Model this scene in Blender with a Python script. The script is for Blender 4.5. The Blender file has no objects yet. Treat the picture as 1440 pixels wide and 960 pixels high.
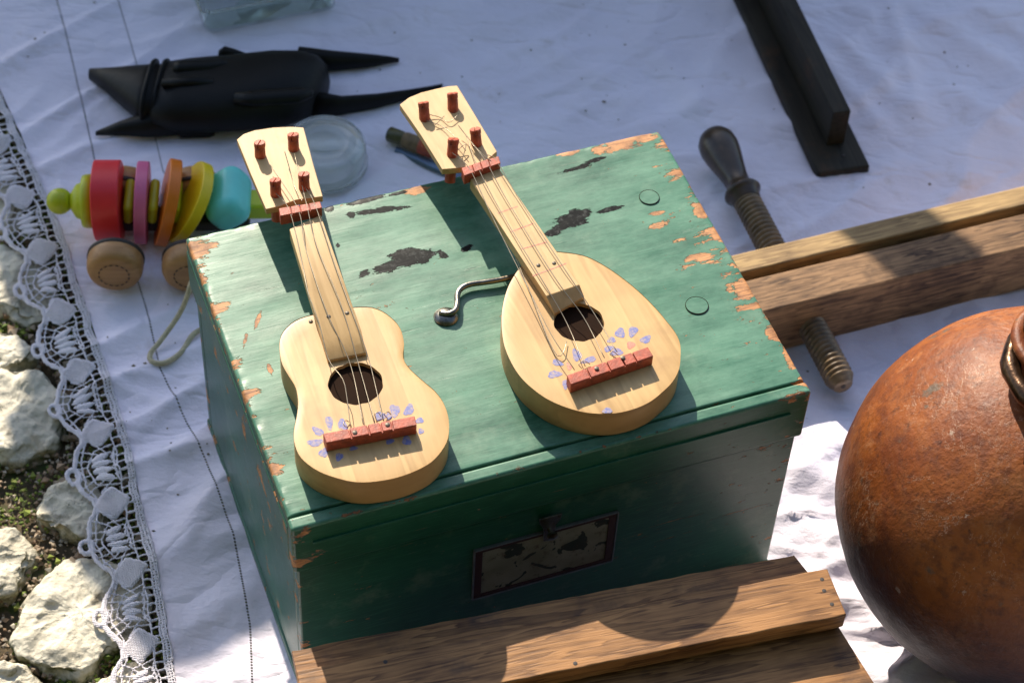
import bpy, math, random
import numpy as np
from mathutils import Vector, Matrix
random.seed(7); rng = np.random.default_rng(7)
sc = bpy.context.scene
COL = sc.collection
R = math.radians

# ------------------------------------------------------------------ camera
F, PITCH, ROLL, DIST, H = 3042.7, .8556, .0618, 1.6207, .2318
cp, sp = math.cos(PITCH), math.sin(PITCH)
CAM = Vector((0, -DIST*cp, H+DIST*sp))
fw = Vector((0, cp, -sp)); rt = Vector((1, 0, 0)); up = rt.cross(fw)
r2 = rt*math.cos(ROLL)+up*math.sin(ROLL); u2 = up*math.cos(ROLL)-rt*math.sin(ROLL)
cam = bpy.data.cameras.new('camera'); camo = bpy.data.objects.new('camera', cam); COL.objects.link(camo)
cam.sensor_width = 36; cam.lens = 36*F/1440
m = Matrix((r2, u2, -fw)).transposed().to_4x4(); m.translation = CAM
camo.matrix_world = m
cam.clip_start = .05; cam.clip_end = 400
cam.dof.use_dof = True; cam.dof.focus_distance = 1.60; cam.dof.aperture_fstop = 9.5
sc.camera = camo

# ------------------------------------------------------------------ world, sun, exposure
SUNV = Vector((-.56, 1.42, 1.0)).normalized()          # towards the sun
w = bpy.data.worlds.new('World'); sc.world = w; w.use_nodes = True
nt = w.node_tree; bg = nt.nodes['Background']
sky = nt.nodes.new('ShaderNodeTexSky'); sky.sky_type = 'NISHITA'; sky.sun_disc = False
sky.sun_elevation = math.asin(SUNV.z); sky.sun_rotation = math.atan2(SUNV.x, SUNV.y)
sky.air_density = 1.0; sky.dust_density = 1.0
nt.links.new(sky.outputs[0], bg.inputs[0]); bg.inputs[1].default_value = .15
sl = bpy.data.lights.new('sun', 'SUN'); sl.energy = 5; sl.angle = R(.5); sl.color = (1, .90, .74)
so = bpy.data.objects.new('sun', sl); COL.objects.link(so)
so.rotation_euler = SUNV.to_track_quat('Z', 'Y').to_euler()
sc.view_settings.view_transform = 'Standard'; sc.view_settings.look = 'None'
sc.view_settings.exposure = .62; sc.view_settings.gamma = 1

# ------------------------------------------------------------------ measuring helpers
def ray(px, py): return fw + r2*((px-720)/F) - u2*((py-480)/F)
def at(px, py, z=0.0):
    d = ray(px, py); return CAM + d*((z-CAM.z)/d.z)
class Fr:
    """a local frame: origin and yaw"""
    def __init__(s, o, yaw):
        s.o = Vector(o); s.yaw = yaw; s.c, s.s = math.cos(yaw), math.sin(yaw)
    def loc(s, p):
        d = Vector(p)-s.o; return Vector((d.x*s.c+d.y*s.s, -d.x*s.s+d.y*s.c, d.z))
    def px(s, x, y, z=0): return s.loc(at(x, y, z+s.o.z))      # z is local
    def xy(s, x, y, z=0): p = s.px(x, y, z); return (p.x, p.y)
    def world(s, p): return Vector((p[0]*s.c-p[1]*s.s+s.o.x, p[0]*s.s+p[1]*s.c+s.o.y, p[2]+s.o.z))
    def front(s, x, y, yl=0):                                   # hit the plane local y = yl
        d = ray(x, y); n = Vector((-s.s, s.c, 0)); q = s.world((0, yl, 0))
        return s.loc(CAM + d*((q-CAM).dot(n)/d.dot(n)))

# ------------------------------------------------------------------ numpy noise
_perm = rng.permutation(512)
_grad = np.stack([np.cos(np.arange(512)*2.399), np.sin(np.arange(512)*2.399)], -1)
def gnoise(x, y, seed=0):
    x = np.asarray(x, float)+seed*17.31; y = np.asarray(y, float)+seed*9.77
    xi = np.floor(x).astype(int); yi = np.floor(y).astype(int); xf = x-xi; yf = y-yi
    def g(ix, iy, dx, dy):
        h = _perm[(_perm[ix % 512]+iy) % 512]; v = _grad[h]; return v[..., 0]*dx+v[..., 1]*dy
    u = xf*xf*xf*(xf*(xf*6-15)+10); v = yf*yf*yf*(yf*(yf*6-15)+10)
    a = g(xi, yi, xf, yf); b = g(xi+1, yi, xf-1, yf); c = g(xi, yi+1, xf, yf-1); d = g(xi+1, yi+1, xf-1, yf-1)
    return (a*(1-u)+b*u)*(1-v)+(c*(1-u)+d*u)*v
def fbm(x, y, o=4, seed=0):
    t = 0; a = 1.
    for i in range(o): t = t+a*gnoise(x*2**i, y*2**i, seed+i); a *= .5
    return t

# ------------------------------------------------------------------ object helpers
def link(name, me, mat=None, parent=None, kind=None, loc=None):
    o = bpy.data.objects.new(name, me); COL.objects.link(o)
    if mat is not None and me is not None and not me.materials: me.materials.append(mat)
    if parent: o.parent = parent
    if kind: o['kind'] = kind
    if loc is not None: o.location = loc
    return o
def tag(o, label, cat, group=None):
    o['label'] = label; o['category'] = cat
    if group: o['group'] = group
    return o
def thing(name, label, cat, loc=(0, 0, 0), yaw=0, group=None):
    o = bpy.data.objects.new(name, None); COL.objects.link(o); o.location = loc; o.rotation_euler = (0, 0, yaw)
    o.empty_display_size = .02
    return tag(o, label, cat, group)
def resample(pts, n, closed=False):
    P = np.array([list(p) for p in pts], float)
    if closed: P = np.vstack([P, P[:1]])
    k = len(P); out = []
    for i in range(k-1):
        p1, p2_ = P[i], P[i+1]
        p0 = P[i-1] if i > 0 else (P[k-2] if closed else 2*p1-p2_)
        p3 = P[i+2] if i+2 < k else (P[1] if closed else 2*p2_-p1)
        for t in np.linspace(0, 1, 12, endpoint=False):
            out.append(.5*((2*p1)+(-p0+p2_)*t+(2*p0-5*p1+4*p2_-p3)*t*t+(-p0+3*p1-3*p2_+p3)*t**3))
    out.append(P[-1]); out = np.array(out)
    d = np.r_[0, np.cumsum(np.linalg.norm(np.diff(out, axis=0), axis=1))]
    t = np.linspace(0, d[-1], n, endpoint=not closed)
    return np.stack([np.interp(t, d, out[:, j]) for j in range(out.shape[1])], -1)
class MB:
    def __init__(s): s.v = []; s.f = []
    def add(s, v, f):
        b = len(s.v); s.v += [tuple(p) for p in v]; s.f += [tuple(i+b for i in q) for q in f]; return s
    def box(s, x0, x1, y0, y1, z0, z1):
        return s.add([(x0, y0, z0), (x1, y0, z0), (x1, y1, z0), (x0, y1, z0), (x0, y0, z1), (x1, y0, z1), (x1, y1, z1), (x0, y1, z1)],
                     [(0, 3, 2, 1), (4, 5, 6, 7), (0, 1, 5, 4), (1, 2, 6, 5), (2, 3, 7, 6), (3, 0, 4, 7)])
    def hexa(s, bot, top):
        return s.add(list(bot)+list(top), [(0, 3, 2, 1), (4, 5, 6, 7), (0, 1, 5, 4), (1, 2, 6, 5), (2, 3, 7, 6), (3, 0, 4, 7)])
    def prism(s, pts, z0, z1):
        n = len(pts); a = sum(pts[i][0]*pts[(i+1) % n][1]-pts[(i+1) % n][0]*pts[i][1] for i in range(n))
        if a < 0: pts = list(pts)[::-1]
        v = [(p[0], p[1], z0) for p in pts]+[(p[0], p[1], z1) for p in pts]
        return s.add(v, [tuple(range(n-1, -1, -1)), tuple(range(n, 2*n))]+[(i, (i+1) % n, (i+1) % n+n, i+n) for i in range(n)])
    def rings(s, rs, cap=True, closed=True):
        n = len(rs[0]); b = [p for r_ in rs for p in r_]; f = []
        for k in range(len(rs)-1):
            for i in range(n if closed else n-1):
                j = (i+1) % n; f.append((k*n+i, k*n+j, (k+1)*n+j, (k+1)*n+i))
        if cap: f += [tuple(range(n-1, -1, -1)), tuple(range((len(rs)-1)*n, len(rs)*n))]
        return s.add(b, f)
    def lathe(s, prof, n=32, o=(0, 0, 0), ax=(0, 0, 1), cap=True):
        ax = Vector(ax).normalized(); a = ax.orthogonal().normalized(); b = ax.cross(a); o = Vector(o)
        return s.rings([[tuple(o+ax*h+(a*math.cos(2*math.pi*i/n)+b*math.sin(2*math.pi*i/n))*r_) for i in range(n)] for r_, h in prof], cap)
    def tube(s, pts, r_, n=8, flat=None):
        pts = [Vector(p) for p in pts]; rs = []; k = len(pts); prev = None
        for i, p in enumerate(pts):
            t = (pts[min(i+1, k-1)]-pts[max(i-1, 0)]).normalized()
            if prev is None: a = t.orthogonal().normalized() if abs(t.z) > .9 else t.cross(Vector((0, 0, 1))).normalized()
            else: a = (prev-t*prev.dot(t)).normalized()
            prev = a; b = t.cross(a)
            rr = r_[i] if hasattr(r_, '__len__') else r_
            ra, rb = rr if hasattr(rr, '__len__') else (rr, rr)
            rs.append([tuple(p+a*math.cos(2*math.pi*j/n)*ra+b*math.sin(2*math.pi*j/n)*rb) for j in range(n)])
        return s.rings(rs)
    def mesh(s, name, smooth=False):
        me = bpy.data.meshes.new(name); me.from_pydata(s.v, [], s.f); me.validate()
        if smooth: me.shade_smooth()
        return me
    def build(s, name, mat, parent=None, bevel=0, seg=2, smooth=False, kind=None, auto=None, loc=None):
        me = s.mesh(name, smooth or auto is not None); o = link(name, me, mat, parent, kind, loc)
        if auto is not None:
            if hasattr(me, 'set_sharp_from_angle'): me.set_sharp_from_angle(angle=R(auto))
        if bevel:
            b = o.modifiers.new('bevel', 'BEVEL'); b.width = bevel; b.segments = seg; b.limit_method = 'ANGLE'; b.angle_limit = R(35)
            if seg > 1:
                me.shade_smooth(); me.set_sharp_from_angle(angle=R(80)) if False else None
                b.harden_normals = True
        return o

# ------------------------------------------------------------------ material helpers
class NT:
    def __init__(s, name):
        s.m = bpy.data.materials.new(name); s.m.use_nodes = True; s.t = s.m.node_tree
        s.b = s.t.nodes['Principled BSDF']; s.out = s.t.nodes['Material Output']
        s.tc = s.t.nodes.new('ShaderNodeTexCoord')
    def n(s, ty, **k):
        nd = s.t.nodes.new('ShaderNode'+ty)
        for a, v in k.items(): setattr(nd, a, v)
        return nd
    def l(s, a, b): s.t.links.new(a, b)
    def put(s, sock, v):
        if hasattr(v, 'default_value') or hasattr(v, 'is_linked'): s.l(v, sock)
        else: sock.default_value = v
    def math(s, op, a, b=0., c=None, clamp=False):
        nd = s.n('Math', operation=op, use_clamp=clamp); s.put(nd.inputs[0], a); s.put(nd.inputs[1], b)
        if c is not None: s.put(nd.inputs[2], c)
        return nd.outputs[0]
    def map(s, vec=None, loc=(0, 0, 0), rot=(0, 0, 0), sca=(1, 1, 1), ty='POINT'):
        nd = s.n('Mapping', vector_type=ty); s.l(vec if vec is not None else s.tc.outputs['Object'], nd.inputs[0])
        nd.inputs['Location'].default_value = loc; nd.inputs['Rotation'].default_value = rot; nd.inputs['Scale'].default_value = sca
        return nd.outputs[0]
    def noise(s, vec, scale=5., detail=4., rough=.5, dist=0., lac=2.):
        nd = s.n('TexNoise'); s.l(vec, nd.inputs['Vector']); nd.inputs['Scale'].default_value = scale
        nd.inputs['Detail'].default_value = detail; nd.inputs['Roughness'].default_value = rough; nd.inputs['Distortion'].default_value = dist
        return nd.outputs[0]
    def ramp(s, v, stops, interp='LINEAR'):
        nd = s.n('ValToRGB'); cr = nd.color_ramp; cr.interpolation = interp
        while len(cr.elements) < len(stops): cr.elements.new(.5)
        for e, (p, c) in zip(cr.elements, stops):
            e.position = p; e.color = (c, c, c, 1) if isinstance(c, (int, float)) else (*c, 1)
        s.l(v, nd.inputs[0]); return nd.outputs[0]
    def step(s, v, a, b):
        nd = s.n('MapRange'); s.put(nd.inputs[0], v); nd.inputs[1].default_value = a; nd.inputs[2].default_value = b
        return nd.outputs[0]
    def mix(s, f, a, b, blend='MIX'):
        nd = s.n('Mix', data_type='RGBA', blend_type=blend); s.put(nd.inputs[0], f)
        for sock, v in ((nd.inputs[6], a), (nd.inputs[7], b)):
            if isinstance(v, tuple): sock.default_value = (*v, 1)
            else: s.l(v, sock)
        return nd.outputs[2]
    def bump(s, h, strength=.3, dist=.001, prev=None):
        nd = s.n('Bump'); nd.inputs['Strength'].default_value = strength; nd.inputs['Distance'].default_value = dist
        s.l(h, nd.inputs['Height'])
        if prev is not None: s.l(prev, nd.inputs['Normal'])
        return nd.outputs[0]
    def fin(s, col=None, rough=None, bump=None, spec=None, metal=None):
        if col is not None: s.put(s.b.inputs['Base Color'], (*col, 1) if isinstance(col, tuple) else col)
        if rough is not None: s.put(s.b.inputs['Roughness'], rough)
        if bump is not None: s.l(bump, s.b.inputs['Normal'])
        if spec is not None: s.b.inputs['Specular IOR Level'].default_value = spec
        if metal is not None: s.b.inputs['Metallic'].default_value = metal
        return s.m
    def ellipses(s, lst, vec, warp=None, warpamt=0):
        """smallest normalised distance to a list of ellipses (x, y, rx, ry, rot)"""
        cur = None
        for (x, y, rx, ry, ro) in lst:
            mp = s.map(vec, (x, y, 0), (0, 0, ro), (rx, ry, 1000), 'TEXTURE')
            ln = s.n('VectorMath', operation='LENGTH'); s.l(mp, ln.inputs[0])
            d = ln.outputs['Value']; cur = d if cur is None else s.math('MINIMUM', cur, d)
        if warp is not None: cur = s.math('ADD', cur, s.math('MULTIPLY', s.math('SUBTRACT', warp, .5), warpamt))
        return cur

def wood(name, dark, light, axis='y', scale=1., rough=.5, bump=.3, ring=1., stain=None, spec=.5, contrast=1.):
    t = NT(name); st = {'x': (3, 40, 40), 'y': (40, 3, 40), 'z': (40, 40, 3)}[axis]
    oi = t.n('ObjectInfo'); off = t.n('VectorMath', operation='ADD'); sclv = t.n('VectorMath', operation='SCALE')
    cx = t.n('CombineXYZ'); 
    for i in range(3): t.l(oi.outputs['Random'], cx.inputs[i])
    t.l(cx.outputs[0], sclv.inputs[0]); sclv.inputs['Scale'].default_value = 3.7
    t.l(t.tc.outputs['Object'], off.inputs[0]); t.l(sclv.outputs[0], off.inputs[1])
    v = t.map(off.outputs[0], sca=tuple(a*scale for a in st))
    g = t.noise(v, 1.6*ring, 3, .55, .45)
    fine = t.noise(t.map(off.outputs[0], sca=tuple(a*scale*6 for a in st)), 1.5, 3, .6)
    big = t.noise(off.outputs[0], 14, 3, .6)
    bands = t.ramp(t.math('FRACT', t.math('MULTIPLY', g, 6.)), [(0, .15), (.55, .75), (.9, 1.), (1, .2)])
    f = t.math('ADD', t.math('MULTIPLY', bands, .45*contrast), t.math('MULTIPLY', fine, .55))
    f = t.math('ADD', f, t.math('MULTIPLY', t.math('SUBTRACT', big, .5), 1.))
    c = t.ramp(f, [(.2, dark), (.8, light)])
    if stain: c = t.mix(t.step(t.noise(off.outputs[0], stain[1], 5, .65), stain[2], stain[3]), c, stain[0])
    h = t.math('ADD', t.math('MULTIPLY', bands, .3), fine)
    return t.fin(c, rough, t.bump(h, bump, .0006), spec)
def plain(name, col, rough=.5, var=.25, nscale=60, bump=.15, spec=.5, metal=0, dirt=None):
    t = NT(name); n = t.noise(t.tc.outputs['Object'], nscale, 5, .6)
    c = t.mix(t.step(n, .3, .7), tuple(a*(1-var) for a in col), tuple(min(1, a*(1+var*.6)) for a in col))
    if dirt: c = t.mix(t.step(t.noise(t.tc.outputs['Object'], dirt[1], 6, .7), dirt[2], dirt[3]), c, dirt[0])
    return t.fin(c, t.math('ADD', rough-.08, t.math('MULTIPLY', n, .16)), t.bump(t.noise(t.tc.outputs['Object'], nscale*4, 3), bump, .0005), spec, metal)
M = {}
M['guitar'] = wood('guitar_wood', (.44, .255, .09), (.66, .42, .17), 'y', .7, .42, .12, .5, stain=((.34, .19, .075), 11, .58, .85), contrast=.75)
M['neck'] = wood('neck_wood', (.47, .29, .11), (.67, .44, .195), 'y', .8, .45, .14, .5, stain=((.34, .20, .085), 14, .58, .85), contrast=.7)
M['guitar_side'] = wood('guitar_side_wood', (.36, .20, .065), (.50, .29, .10), 'x', .5, .5, .2, .5, contrast=.6)
M['endgrain'] = wood('end_grain_wood', (.34, .22, .09), (.52, .36, .16), 'x', 1., .7, .3)
M['rust'] = plain('red_paint', (.42, .075, .032), .5, .45, 180, .4, dirt=((.62, .25, .15), 260, .6, .72))
M['hole'] = plain('shade_and_joint_dark', (.022, .010, .005), .9, spec=.1)
M['string'] = plain('thin_wire', (.30, .25, .18), .35, .2, 200, 0, .6, .7)
M['nail'] = plain('small_nail', (.13, .11, .085), .5, .4, 300, .2, .4, .5)
M['steel'] = plain('worn_steel', (.22, .21, .18), .30, .4, 160, .15, .5, 1., dirt=((.16, .10, .05), 190, .55, .7))
M['beam'] = wood('clamp_beam_wood', (.040, .018, .009), (.36, .205, .10), 'x', 1.7, .6, .5, 1.2, spec=.3, stain=((.05, .024, .013), 18, .55, .75))
M['beam_pale'] = wood('pale_beam_wood', (.17, .095, .035), (.50, .32, .13), 'x', 1.5, .65, .6, 1.2)
M['screw'] = plain('dark_turned_wood', (.055, .034, .020), .32, .5, 50, .2, .5, dirt=((.14, .085, .045), 35, .55, .8))
M['thread'] = plain('thread_wood', (.19, .125, .065), .38, .5, 90, .3)
M['black'] = plain('black_carved_wood', (.006, .0058, .005), .5, .5, 24, 1.0, .22)
M['stand'] = wood('weathered_dark_wood', (.012, .010, .007), (.034, .028, .019), 'x', .8, .6, .5, stain=((.085, .04, .018), 22, .58, .8), spec=.25)
M['crate'] = wood('crate_wood', (.08, .032, .012), (.42, .205, .075), 'x', 1.5, .5, .45, 1., spec=.3, stain=((.045, .032, .028), 16, .56, .78), contrast=.9)
M['rope'] = plain('cotton_cord', (.55, .47, .30), .85, .3, 300, .6)
for k, c in dict(green=(.50, .56, .015), red=(.80, .03, .04), pink=(.70, .14, .28), orange=(.75, .18, .006), yellow=(.85, .60, .01), cyan=(.16, .68, .62)).items():
    M[k] = plain(k+'_toy_paint', c, .38, .1, 30, .04)
M['wheel'] = wood('toy_wheel_wood', (.34, .16, .05), (.54, .29, .11), 'x', .8, .45, .1, .7, contrast=.5)
M['mark'] = plain('burnt_mark', (.035, .025, .02), .6)
M['grit'] = plain('soil', (.11, .08, .045), .95, .6, 160, 1., dirt=((.05, .075, .015), 30, .5, .6))

# ------------------------------------------------------------------ box frame (shared measures)
BW, BD, LID = .400, .2933, .0546
BX = Fr((-.1447, -.1853, 0), .3976)
def bxy(px, py, z=H): p = BX.px(px, py, z); return (p.x, p.y)
def ell(px, py, rx, ry, rot):            # an ellipse on the lid given in photo pixels
    a = bxy(px, py); dx = bxy(px+rx*math.cos(rot), py-rx*math.sin(rot)); dy = bxy(px, py+ry)
    return (a[0], a[1], math.dist(a, dx), math.dist(a, dy)*.9, math.atan2(dx[1]-a[1], dx[0]-a[0]))
ELL = {}
def paint_material():
    t = NT('worn_green_paint'); V = t.tc.outputs['Object']
    sx = t.n('SeparateXYZ'); t.l(V, sx.inputs[0]); X, Y, Z = sx.outputs
    ax = t.math('MINIMUM', X, t.math('SUBTRACT', BW, X)); ay = t.math('MINIMUM', Y, t.math('SUBTRACT', BD, Y))
    az = t.math('MINIMUM', t.math('SUBTRACT', H, Z), t.math('ABSOLUTE', t.math('SUBTRACT', Z, H-LID)))
    edge = t.math('MAXIMUM', t.math('MINIMUM', ax, ay), t.math('MINIMUM', t.math('MAXIMUM', ax, ay), az))
    grain = t.noise(t.map(V, sca=(9, 60, 60)), 2.2, 6, .68, .4)
    rag = t.noise(V, 75, 6, .72)
    chips = t.noise(t.map(V, sca=(.55, 1.3, 1.3)), 34, 6, .68)
    mott = t.noise(V, 9, 5, .6)
    base = t.mix(t.step(mott, .3, .7), (.004, .060, .029), (.012, .110, .056))
    base = t.mix(t.math('MULTIPLY', t.step(t.noise(t.map(V, sca=(13, 300, 300)), 3, 4, .7), .50, .70), .45), base, (.06, .22, .13))
    base = t.mix(t.math('MULTIPLY', t.step(t.noise(V, 22, 5, .7), .55, .72), .45), base, (.20, .27, .18))
    lit_top = t.math('MULTIPLY', t.step(t.math('SUBTRACT', H, Z), .004, .002), t.math('MULTIPLY', t.step(t.noise(t.map(V, sca=(.7, 1.6, 1)), 20, 8, .75), .30, .66), .64))  # mottled paler green on the top face stands in for sunlight
    base = t.mix(lit_top, base, (.17, .35, .235))
    # wood where the edge is rubbed
    wear = t.math('SUBTRACT', t.math('ADD', t.math('MULTIPLY', rag, 1.1), t.math('MULTIPLY', grain, .7)), t.math('MULTIPLY', edge, 44.))
    wear = t.step(wear, .93, .97)
    right = t.step(X, BW-.085, BW-.0)
    thr = t.math('ADD', t.math('ADD', t.math('MULTIPLY', right, .09), t.math('MULTIPLY', t.step(X, .022, .004), .09)), t.math('MULTIPLY', t.step(edge, .03, .0), .10))
    fleck = t.step(t.math('ADD', t.noise(t.map(V, sca=(.7, 1.6, 1.6)), 120, 5, .7), t.math('ADD', t.math('MULTIPLY', right, .05), t.math('MULTIPLY', t.noise(V, 14, 3), .16))), .765, .785)
    ch = t.step(t.math('ADD', chips, thr), .715, .735)
    side = t.step(t.math('SUBTRACT', H, Z), .006, .012)
    scr = t.step(t.math('ADD', t.noise(t.map(V, sca=(5, 5, 110)), 2.4, 6, .7, .3), t.math('MULTIPLY', t.noise(V, 7, 3), .14)), .735, .755)
    rim0 = wear
    wear = t.math('MAXIMUM', t.math('MAXIMUM', wear, ch), t.math('MAXIMUM', fleck, t.math('MULTIPLY', side, scr)))
    oe = [ell(872, 203, 30, 9, .25), ell(905, 193, 16, 9, .3), ell(845, 210, 12, 6, .3), ell(585, 268, 22, 6, .15), ell(800, 215, 16, 4, .2), ell(1052, 405, 20, 14, .7),
          ell(1090, 470, 16, 9, -.9), ell(1112, 500, 9, 22, 0), ell(928, 316, 14, 5, .3), ell(922, 300, 12, 3, .2), ell(953, 338, 11, 3, .2), ell(990, 363, 14, 6, .3), ell(975, 362, 14, 4, .4),
          ell(1060, 430, 26, 5, .2), ell(380, 520, 4, 9, .2), ell(362, 452, 3, 16, -.15), ell(345, 478, 2.5, 14, -.1), ell(295, 345, 16, 4, .1), ell(1010, 330, 10, 14, .5), ell(985, 300, 8, 10, .5)]
    warp = t.noise(t.map(V, sca=(.7, 1.5, 1)), 120, 5, .75)
    top = t.step(t.math('SUBTRACT', H, Z), .004, .002)
    ELL['d_wood'] = oe
    def field(nm, amt):                  # smooth distance to the patches (stored on the lid panel) broken up by noise
        a_ = t.n('Attribute', attribute_name=nm)
        return t.math('ADD', t.math('SUBTRACT', 9., a_.outputs['Fac']), t.math('MULTIPLY', t.math('SUBTRACT', warp, .5), amt))
    wear = t.math('MAXIMUM', wear, t.math('MULTIPLY', top, t.step(field('d_wood', 2.6), 1., .93)))
    be = [ell(582, 362, 30, 12, .25), ell(545, 376, 26, 7, .35), ell(565, 356, 20, 6, .25), ell(622, 358, 8, 5, -.4), ell(512, 385, 9, 5, .6), ell(805, 310, 24, 10, .1), ell(785, 322, 18, 6, .5), ell(815, 300, 16, 7, .1),
          ell(858, 294, 20, 3.5, .25), ell(515, 281, 28, 4.5, .22), ell(535, 296, 40, 4.5, .15), ell(494, 303, 5, 6, .5), ell(655, 350, 9, 4, .5), ell(812, 236, 26, 2.6, .25), ell(838, 225, 16, 3, .25), ell(475, 345, 3, 4, 0), ell(560, 272, 18, 3, .2), ell(463, 293, 7, 6, 0)]
    ELL['d_black'] = be
    bl = t.math('MULTIPLY', top, t.step(field('d_black', 2.2), 1., .96))
    woodc = t.mix(grain, (.42, .16, .045), (.62, .30, .11))
    woodc = t.mix(t.step(rag, .48, .72), woodc, (.12, .05, .02))
    woodc = t.mix(t.step(t.noise(t.map(V, sca=(8, 160, 160)), 3, 4, .6), .50, .62), woodc, (.22, .085, .028))
    col = t.mix(wear, base, woodc)
    blc = t.mix(t.step(t.noise(V, 260, 4, .7), .52, .72), (.006, .0065, .006), (.08, .085, .08))
    col = t.mix(bl, col, blc)
    t.l(t.math('SUBTRACT', .5, t.math('MULTIPLY', bl, .4)), t.b.inputs['Specular IOR Level'])
    cracks = t.step(t.noise(t.map(V, sca=(7, 150, 150)), 2.0, 4, .6, .3), .69, .73)
    col = t.mix(t.math('MULTIPLY', cracks, .55), col, (.035, .06, .04))
    rough = t.math('ADD', t.math('MULTIPLY', wear, .25), t.math('ADD', .30, t.math('MULTIPLY', rag, .12)))
    h = t.math('SUBTRACT', t.math('ADD', t.math('MULTIPLY', t.noise(t.map(V, sca=(12, 150, 150)), 2.2, 5, .65), .5), t.math('MULTIPLY', rag, .30)), t.math('ADD', t.math('MULTIPLY', t.math('MAXIMUM', wear, bl), .6), t.math('MULTIPLY', cracks, .5)))
    return t.fin(col, rough, t.bump(t.math('SUBTRACT', 1., t.math('MAXIMUM', wear, bl)), .7, .0010, t.bump(h, .42, .0005)))
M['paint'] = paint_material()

# ------------------------------------------------------------------ ground, stones, moss, gravel
ys = np.unique(np.r_[np.linspace(-30, -1, 12), np.linspace(-1, 1.2, 90), np.linspace(1.2, 40, 14)])
xs = np.unique(np.r_[np.linspace(-30, -1.4, 12), np.linspace(-1.4, 1.6, 100), np.linspace(1.6, 30, 12)])
X, Y = np.meshgrid(xs, ys); Z = -.025+.006*fbm(X*9, Y*9, 4, 3)
def grid_mesh(name, X, Y, Z):
    n, k = X.shape; me = bpy.data.meshes.new(name)
    idx = np.arange(n*k).reshape(n, k)
    f = np.stack([idx[:-1, :-1], idx[:-1, 1:], idx[1:, 1:], idx[1:, :-1]], -1).reshape(-1, 4)
    me.from_pydata(np.stack([X, Y, Z], -1).reshape(-1, 3).tolist(), [], f.tolist()); me.shade_smooth(); return me
ground = link('ground', grid_mesh('ground', X, Y, Z), M['grit'], None, 'structure')

def stone_material():
    t = NT('pale_limestone'); V = t.tc.outputs['Object']
    c = t.mix(t.step(t.noise(V, 14, 5, .65), .3, .7), (.56, .50, .38), (.82, .76, .62))
    c = t.mix(t.step(t.noise(V, 30, 6, .7), .56, .72), c, (.22, .18, .12))
    c = t.mix(t.math('MULTIPLY', t.step(t.noise(t.map(V, loc=(3, 1, 0)), 11, 4, .6), .60, .72), .6), c, (.42, .22, .08))
    geo = t.n('NewGeometry'); nz = t.n('SeparateXYZ'); t.l(geo.outputs['Normal'], nz.inputs[0])
    c = t.mix(t.math('MULTIPLY', t.step(nz.outputs[2], .75, .35), t.step(t.noise(V, 40, 5, .7), .35, .6)), c, (.07, .085, .03))
    h = t.math('ADD', t.noise(V, 60, 7, .7), t.math('MULTIPLY', t.noise(V, 18, 4), 1.5))
    return t.fin(c, .85, t.bump(h, .9, .004), .2)
M['stone'] = stone_material()
def stone(outl, top, base=-.04, seed=0):
    """a rounded boulder top grown from a plan outline (world xy)"""
    P = resample([(p[0], p[1], 0) for p in outl], 44, True)[:, :2]; c = P.mean(0); mb = MB(); rs = []
    prof = [(1.05, 0), (1.05, .55), (1.01, .80), (.955, .92), (.86, .975), (.66, 1.0), (.40, 1.0), (.16, 1.0)]
    for k, (s_, h) in enumerate(prof):
        q = c+(P-c)*s_; ang = np.arctan2(P[:, 1]-c[1], P[:, 0]-c[0])
        n1 = gnoise(q[:, 0]*38, q[:, 1]*38, seed+k*.13)*.012; q = q+np.stack([np.cos(ang), np.sin(ang)], -1)*n1[:, None]
        z = base+(top-base)*h+(fbm(q[:, 0]*30, q[:, 1]*30, 4, seed)*.008 if h > .5 else 0)
        rs.append([(x, y, zz) for x, y, zz in zip(q[:, 0], q[:, 1], np.broadcast_to(z, len(q)))])
    mb.rings(rs); o = mb.build('stone', M['stone'], ground, smooth=True)
    s = o.modifiers.new('sub', 'SUBSURF'); s.levels = s.render_levels = 3 if c[1] > -.3 and c[0] > -.62 else 1
    tx = bpy.data.textures.new('stone_relief', 'CLOUDS'); tx.noise_scale = .016; tx.noise_depth = 4
    d = o.modifiers.new('disp', 'DISPLACE'); d.texture = tx; d.strength = .009; d.mid_level = .5; d.texture_coords = 'GLOBAL'
    tx2 = bpy.data.textures.new('stone_facets', 'VORONOI'); tx2.noise_scale = .03
    d2 = o.modifiers.new('facet', 'DISPLACE'); d2.texture = tx2; d2.strength = .006; d2.texture_coords = 'GLOBAL'; d2.mid_level = .4
    return o, c, P
OUT = [
 [(-40, 352), (0, 340), (40, 352), (75, 385), (85, 430), (40, 445), (0, 432), (-40, 440)],
 [(-60, 462), (5, 466), (40, 478), (48, 500), (20, 512), (-40, 515)],
 [(-60, 522), (10, 515), (62, 520), (95, 560), (80, 605), (55, 632), (10, 640), (-60, 630)],
 [(55, 690), (85, 668), (130, 672), (150, 720), (140, 750), (105, 752), (60, 728)],
 [(-60, 740), (0, 742), (38, 756), (50, 780), (30, 805), (0, 830), (-60, 850)],
 [(62, 800), (100, 778), (140, 782), (190, 800), (215, 850), (185, 890), (155, 905), (130, 938), (95, 942), (45, 925), (18, 905), (30, 850)],
 [(112, 968), (150, 940), (200, 930), (230, 960), (240, 1010), (170, 1020), (110, 1000)],
 [(-50, 915), (10, 925), (50, 945), (60, 985), (10, 1010), (-50, 1000)],
 [(-40, 240), (10, 250), (30, 290), (5, 320), (-50, 318)]]
stones = []
for i, o_ in enumerate(OUT):
    zt = -.006
    stones.append(stone([at(x, y, zt)[:2] for x, y in o_], zt, seed=i))
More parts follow.
